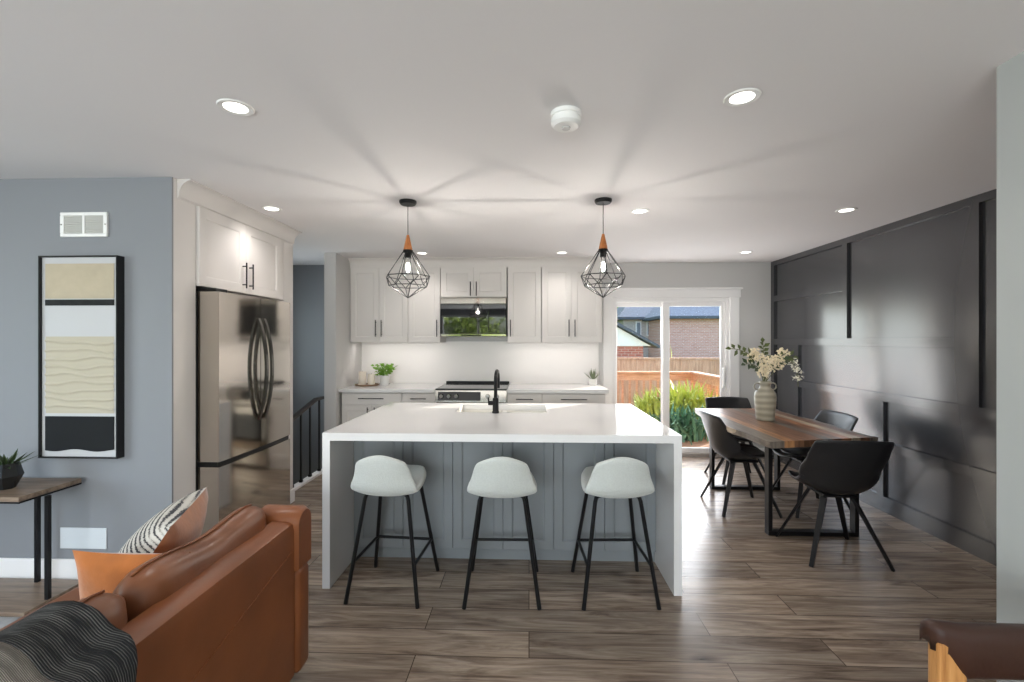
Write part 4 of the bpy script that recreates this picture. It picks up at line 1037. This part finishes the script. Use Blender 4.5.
MB().box(-0.20, 0.20, -0.32, 0.19, 0.30, 0.42, 0.03, seg=3).build('seat_cushion', M['leather_brown'], ac, smooth='auto')
MB().box(-0.20, 0.20, -0.32, 0.20, 0.25, 0.30, 0.004).build('seat_rail', M['oak'], ac)

# ------------------------------------------------------------------ stair railing
rl = thing('stair_railing', 'black metal stair railing beside the hall wall', 'railing', (-2.30, 4.0, 0))
pts = [(0, 0.14, 0.62), (0, 0.35, 0.70), (0, 0.83, 0.825), (0, 0.99, 0.825)]
hr = MB()
for p, q in zip(pts, pts[1:]): hr.bar(p, q, 0.04, 0.032)
hr.build('handrail', mat('black_brown_rail', srgb(36, 28, 26), 0.4), rl)
for y in (0.33, 0.51, 0.70, 0.91):
    zt_ = 0.70 + (y - 0.35) * 0.26 if y < 0.83 else 0.82
    b_ = MB(); b_.box(-0.008, 0.008, y - 0.008, y + 0.008, 0.03, zt_); b_.box(-0.016, 0.016, y - 0.016, y + 0.016, 0.03, 0.055, 0.003); b_.build('baluster', M['black'], rl)
MB().box(-0.035, 0.035, 0.12, 0.995, 0.0, 0.03, 0.003).build('kerb', M['trim'], rl)

# ------------------------------------------------------------------ outside: deck, railing, plants, fence, houses, trees
struct(MB().box(-60, 70, 5.97, 90, -0.80, -0.70).build('ground_garden', M['lawn']))
struct(MB().box(-60, 70, -60, -3.41, -0.80, -0.70).build('ground_front', M['lawn']))
struct(MB().box(-0.5, 3.4, 5.97, 8.75, -0.16, -0.06).build('ground_deck', M['deck']))
dkr = thing('deck_railing', 'cedar deck railing with square balusters behind the grasses', 'railing', (0, 0, -0.06))
RZ = 0.91
MB().box(-0.4, 3.10, 8.50, 8.64, RZ, RZ + 0.04, 0.004).build('top_rail', M['deckwood'], dkr)
MB().box(2.98, 3.12, 6.05, 8.50, RZ, RZ + 0.04, 0.004).build('top_rail', M['deckwood'], dkr)
MB().box(-0.4, 3.05, 8.55, 8.59, RZ - 0.13, RZ, 0.003).build('side_rail', M['deckwood'], dkr)
MB().box(3.03, 3.07, 6.05, 8.55, RZ - 0.13, RZ, 0.003).build('side_rail', M['deckwood'], dkr)
MB().box(-0.4, 3.05, 8.55, 8.59, 0.06, 0.14, 0.003).build('side_rail', M['deckwood'], dkr)
MB().box(3.03, 3.07, 6.05, 8.55, 0.06, 0.14, 0.003).build('side_rail', M['deckwood'], dkr)
for (x, y) in ((-0.35, 8.57), (1.62, 8.57), (3.05, 8.57), (3.05, 7.3), (3.05, 6.1)):
    MB().box(x - 0.045, x + 0.045, y - 0.045, y + 0.045, 0.0, RZ, 0.003).build('post', M['deckwood'], dkr)
bal = MB().box(-0.018, 0.018, -0.018, 0.018, 0.14, RZ - 0.13).build('baluster', M['deckwood'], dkr, loc=(-0.2, 8.57, 0))
for k in range(1, 25):
    c = bal.copy(); C.objects.link(c); c.parent = dkr; c.location = (-0.2 + 0.13 * k, 8.57, 0)
for k in range(18):
    c = bal.copy(); C.objects.link(c); c.parent = dkr; c.location = (3.05, 6.22 + 0.13 * k, 0)
def blades(label, loc, R, H, n, mt, W=0.03, seed=1, name='ornamental_grass'):
    random.seed(seed); m_ = MB()
    for k in range(n):
        a_ = random.uniform(0, 2 * PI); L = H * random.uniform(0.7, 1.2); lean = random.uniform(0.3, 1.15)
        p0 = Vector((random.gauss(0, R * 0.25), random.gauss(0, R * 0.25), 0)); d = Vector((math.cos(a_), math.sin(a_), 0)); s_ = Vector((-d.y, d.x, 0)) * W / 2
        prev = None
        for q in range(6):
            u = q / 5; c_ = p0 + d * (R * lean * u ** 1.6) + Vector((0, 0, L * (u - 0.42 * lean * u ** 3)))
            w_ = (1 - u ** 2.2) * (0.4 + 1.2 * min(u * 3, 1) * 0.6)
            a1 = m_.bm.verts.new(c_ - s_ * w_); b1 = m_.bm.verts.new(c_ + s_ * w_ + Vector((0, 0, 0.002)))
            if prev: m_.bm.faces.new((prev[0], prev[1], b1, a1))
            prev = (a1, b1)
    t = thing(name, label, 'plant', loc)
    m_.build('blades', M[mt], t, recalc=False)
    MB().lathe([(0, 0), (R * 0.18, 0), (R * 0.22, 0.10), (R * 0.1, 0.14), (0, 0.15)], seg=10).build('crown_base', M[mt], t, smooth=True)
blades('large yellow-green arching grass clump seen through the sliding pane', (2.62, 7.70, -0.06), 0.62, 0.90, 480, 'hosta', 0.06, 2)
blades('yellow-green grass clump behind the middle stile of the patio door', (2.12, 8.1, -0.06), 0.32, 0.72, 200, 'hosta', 0.05, 4)
blades('blue-green grass clump seen through the fixed pane above the island', (1.66, 8.05, -0.06), 0.36, 0.34, 170, 'hosta_d', 0.045, 3)
blades('blue-green grass low in front of the yellow clump', (2.38, 7.12, -0.06), 0.5, 0.56, 260, 'hosta_d', 0.05, 6)

fe = thing('garden_fence', 'weathered cedar board fence behind the deck', 'fence', (0, 10.2, -0.7))
fm = MB(); random.seed(2); x = -4.0
while x < 9.0:
    fm.box(x, x + 0.138, 0.0, 0.02, 0.05, 1.74 + random.uniform(-0.006, 0.006)); x += 0.142
fm.build('boards', M['fence'], fe)
MB().box(-4, 9, -0.03, 0.06, 1.745, 1.785).build('cap_rail', M['fence'], fe)
for z in (0.4, 1.4): MB().box(-4, 9, 0.02, 0.06, z, z + 0.09).build('rail', M['fence'], fe)
for k in range(6): MB().box(-4 + 2.5 * k, -3.9 + 2.5 * k, 0.02, 0.12, 0, 1.75).build('post', M['fence'], fe)

# brick house far behind: main block on the right and a lower wing
hs = thing('brick_house', 'pink brick neighbour house with grey hipped roof beyond the fence', 'house', (0, 0, -0.7))
MB().box(7.0, 12.6, 24, 30, 0, 3.38).build('main_wall', M['brick_pink'], hs)
def hip(x0, x1, y0, y1, z, h, ov, mt, name):
    a = [Vector((x0 - ov, y0 - ov, z)), Vector((x1 + ov, y0 - ov, z)), Vector((x1 + ov, y1 + ov, z)), Vector((x0 - ov, y1 + ov, z))]
    ym = (y0 + y1) / 2; dx = min((y1 - y0) / 2, (x1 - x0) / 2 - 0.2)
    r1, r2 = Vector((x0 + dx, ym, z + h)), Vector((x1 - dx, ym, z + h))
    m_ = MB(); V = [m_.bm.verts.new(p) for p in a + [r1, r2]]
    for f in ((0, 1, 5, 4), (1, 2, 5), (2, 3, 4, 5), (3, 0, 4), (3, 2, 1, 0)): m_.bm.faces.new([V[i] for i in f])
    m_.build(name, mt, hs)
    MB().box(x0 - ov, x1 + ov, y0 - ov - 0.02, y1 + ov, z - 0.14, z).build('fascia', M['shingle_d'], hs)
hip(7.0, 12.6, 24, 30, 3.45, 2.4, 0.35, M['shingle'], 'roof')
MB().box(5.55, 8.2, 27, 33, 0, 3.5).build('wing_wall', M['brick_grey'], hs)
hip(5.55, 8.6, 27, 33, 3.55, 1.6, 0.4, M['shingle'], 'wing_roof')
for xw in (6.42, 7.05):
    w_ = MB().box(xw - 0.16, xw + 0.16, 26.94, 27.0, 2.45, 3.3).build('window', M['trim'], hs)
    MB().box(xw - 0.10, xw + 0.10, 26.93, 26.945, 2.52, 3.23).build('pane', mat('far_pane', srgb(120, 130, 140), 0.1), w_)
gg = thing('garage', 'red brick garage with a white gable beyond the fence', 'garage', (0, 16, -0.7))
gx0, gx1 = -1.2, 4.25; gz = 1.98; gxm = (gx0 + gx1) / 2; gh = 1.55
MB().box(gx0 + 0.1, 4.0, 0.1, 5, 0, gz).build('wall', M['brick_red'], gg)
MB().extrude([(gx0, gz), (gx1, gz), (gxm, gz + gh)], lambda p: Vector((p[0], 0.05, p[1])), lambda p: Vector((p[0], 0.25, p[1]))).build('gable', M['white'], gg)
MB().extrude([(gx0 - 0.25, gz - 0.08), (gxm, gz + gh + 0.02), (gx1 + 0.25, gz - 0.08), (gx1 + 0.25, gz + 0.02), (gxm, gz + gh + 0.13), (gx0 - 0.25, gz + 0.02)], lambda p: Vector((p[0], -0.2, p[1])), lambda p: Vector((p[0], 5.2, p[1]))).build('roof', M['shingle_d'], gg)
def tree(label, loc, R, H, n, mt, seed, ls=0.5, kind='garden_tree'):
    random.seed(seed); t = thing(kind, label, 'tree', loc)
    MB().tube([(0, 0, 0), (0.1, 0, H * 0.35), (0, 0.1, H * 0.75)], [R * 0.09, R * 0.07, R * 0.03], 8).build('trunk', M['bark'], t, smooth=True)
    m_ = MB(); blobs = [(Vector((random.gauss(0, R * 0.45), random.gauss(0, R * 0.45), H + random.gauss(0, R * 0.35))), R * random.uniform(0.4, 0.65)) for k in range(12)]
    for k in range(n):
        c_, r_ = random.choice(blobs); d = Vector((random.gauss(0, 1), random.gauss(0, 1), random.gauss(0, 1))).normalized()
        m_.leaf(c_ + d * r_ * random.uniform(0.6, 1.0), d + Vector((random.uniform(-1, 1), random.uniform(-1, 1), random.uniform(-1, 1))), ls * random.uniform(0.6, 1.2), ls * 0.6)
    m_.build('crown', M[mt], t, recalc=False)
tree('pale green tree between the garage gable and the house roof', (6.6, 36, -0.7), 4.2, 6.2, 2600, 'tree', 21, 0.6)
tree('green tree behind the garage, next to the door frame', (1.2, 27, -0.7), 3.4, 5.0, 2400, 'tree_d', 22, 0.6)
blades('pale plume grass rising over the fence', (3.35, 10.75, -0.7), 0.5, 2.05, 70, 'hosta', 0.05, 8, 'plume_grass')
tree('added tree far behind the houses, darkening the island reflection, above the brick roof', (12.0, 46, -0.7), 4.5, 8.5, 2600, 'tree_d', 23, 0.9)  # this and the next tree are added to screen bright sky from the worktop reflection
tree('added tree far behind the houses, darkening the island reflection, right of the brick roof', (25.5, 46, -0.7), 4.5, 8.0, 2400, 'tree_d', 24, 0.9)
# greenery on the street side, seen reflected in the microwave door
tree('bushy green tree outside the window behind the camera', (-2.4, -6.6, -0.7), 1.6, 1.9, 4200, 'tree', 31, 0.2, 'front_tree')
tree('bushy green tree outside, further along the front window', (2.2, -11.5, -0.7), 2.0, 3.2, 2600, 'tree', 32, 0.28, 'front_tree')
tree('bushy green tree outside the window in the left wall', (-9.5, 0.5, -0.7), 2.4, 3.0, 2200, 'tree_d', 33, 0.3, 'side_tree')
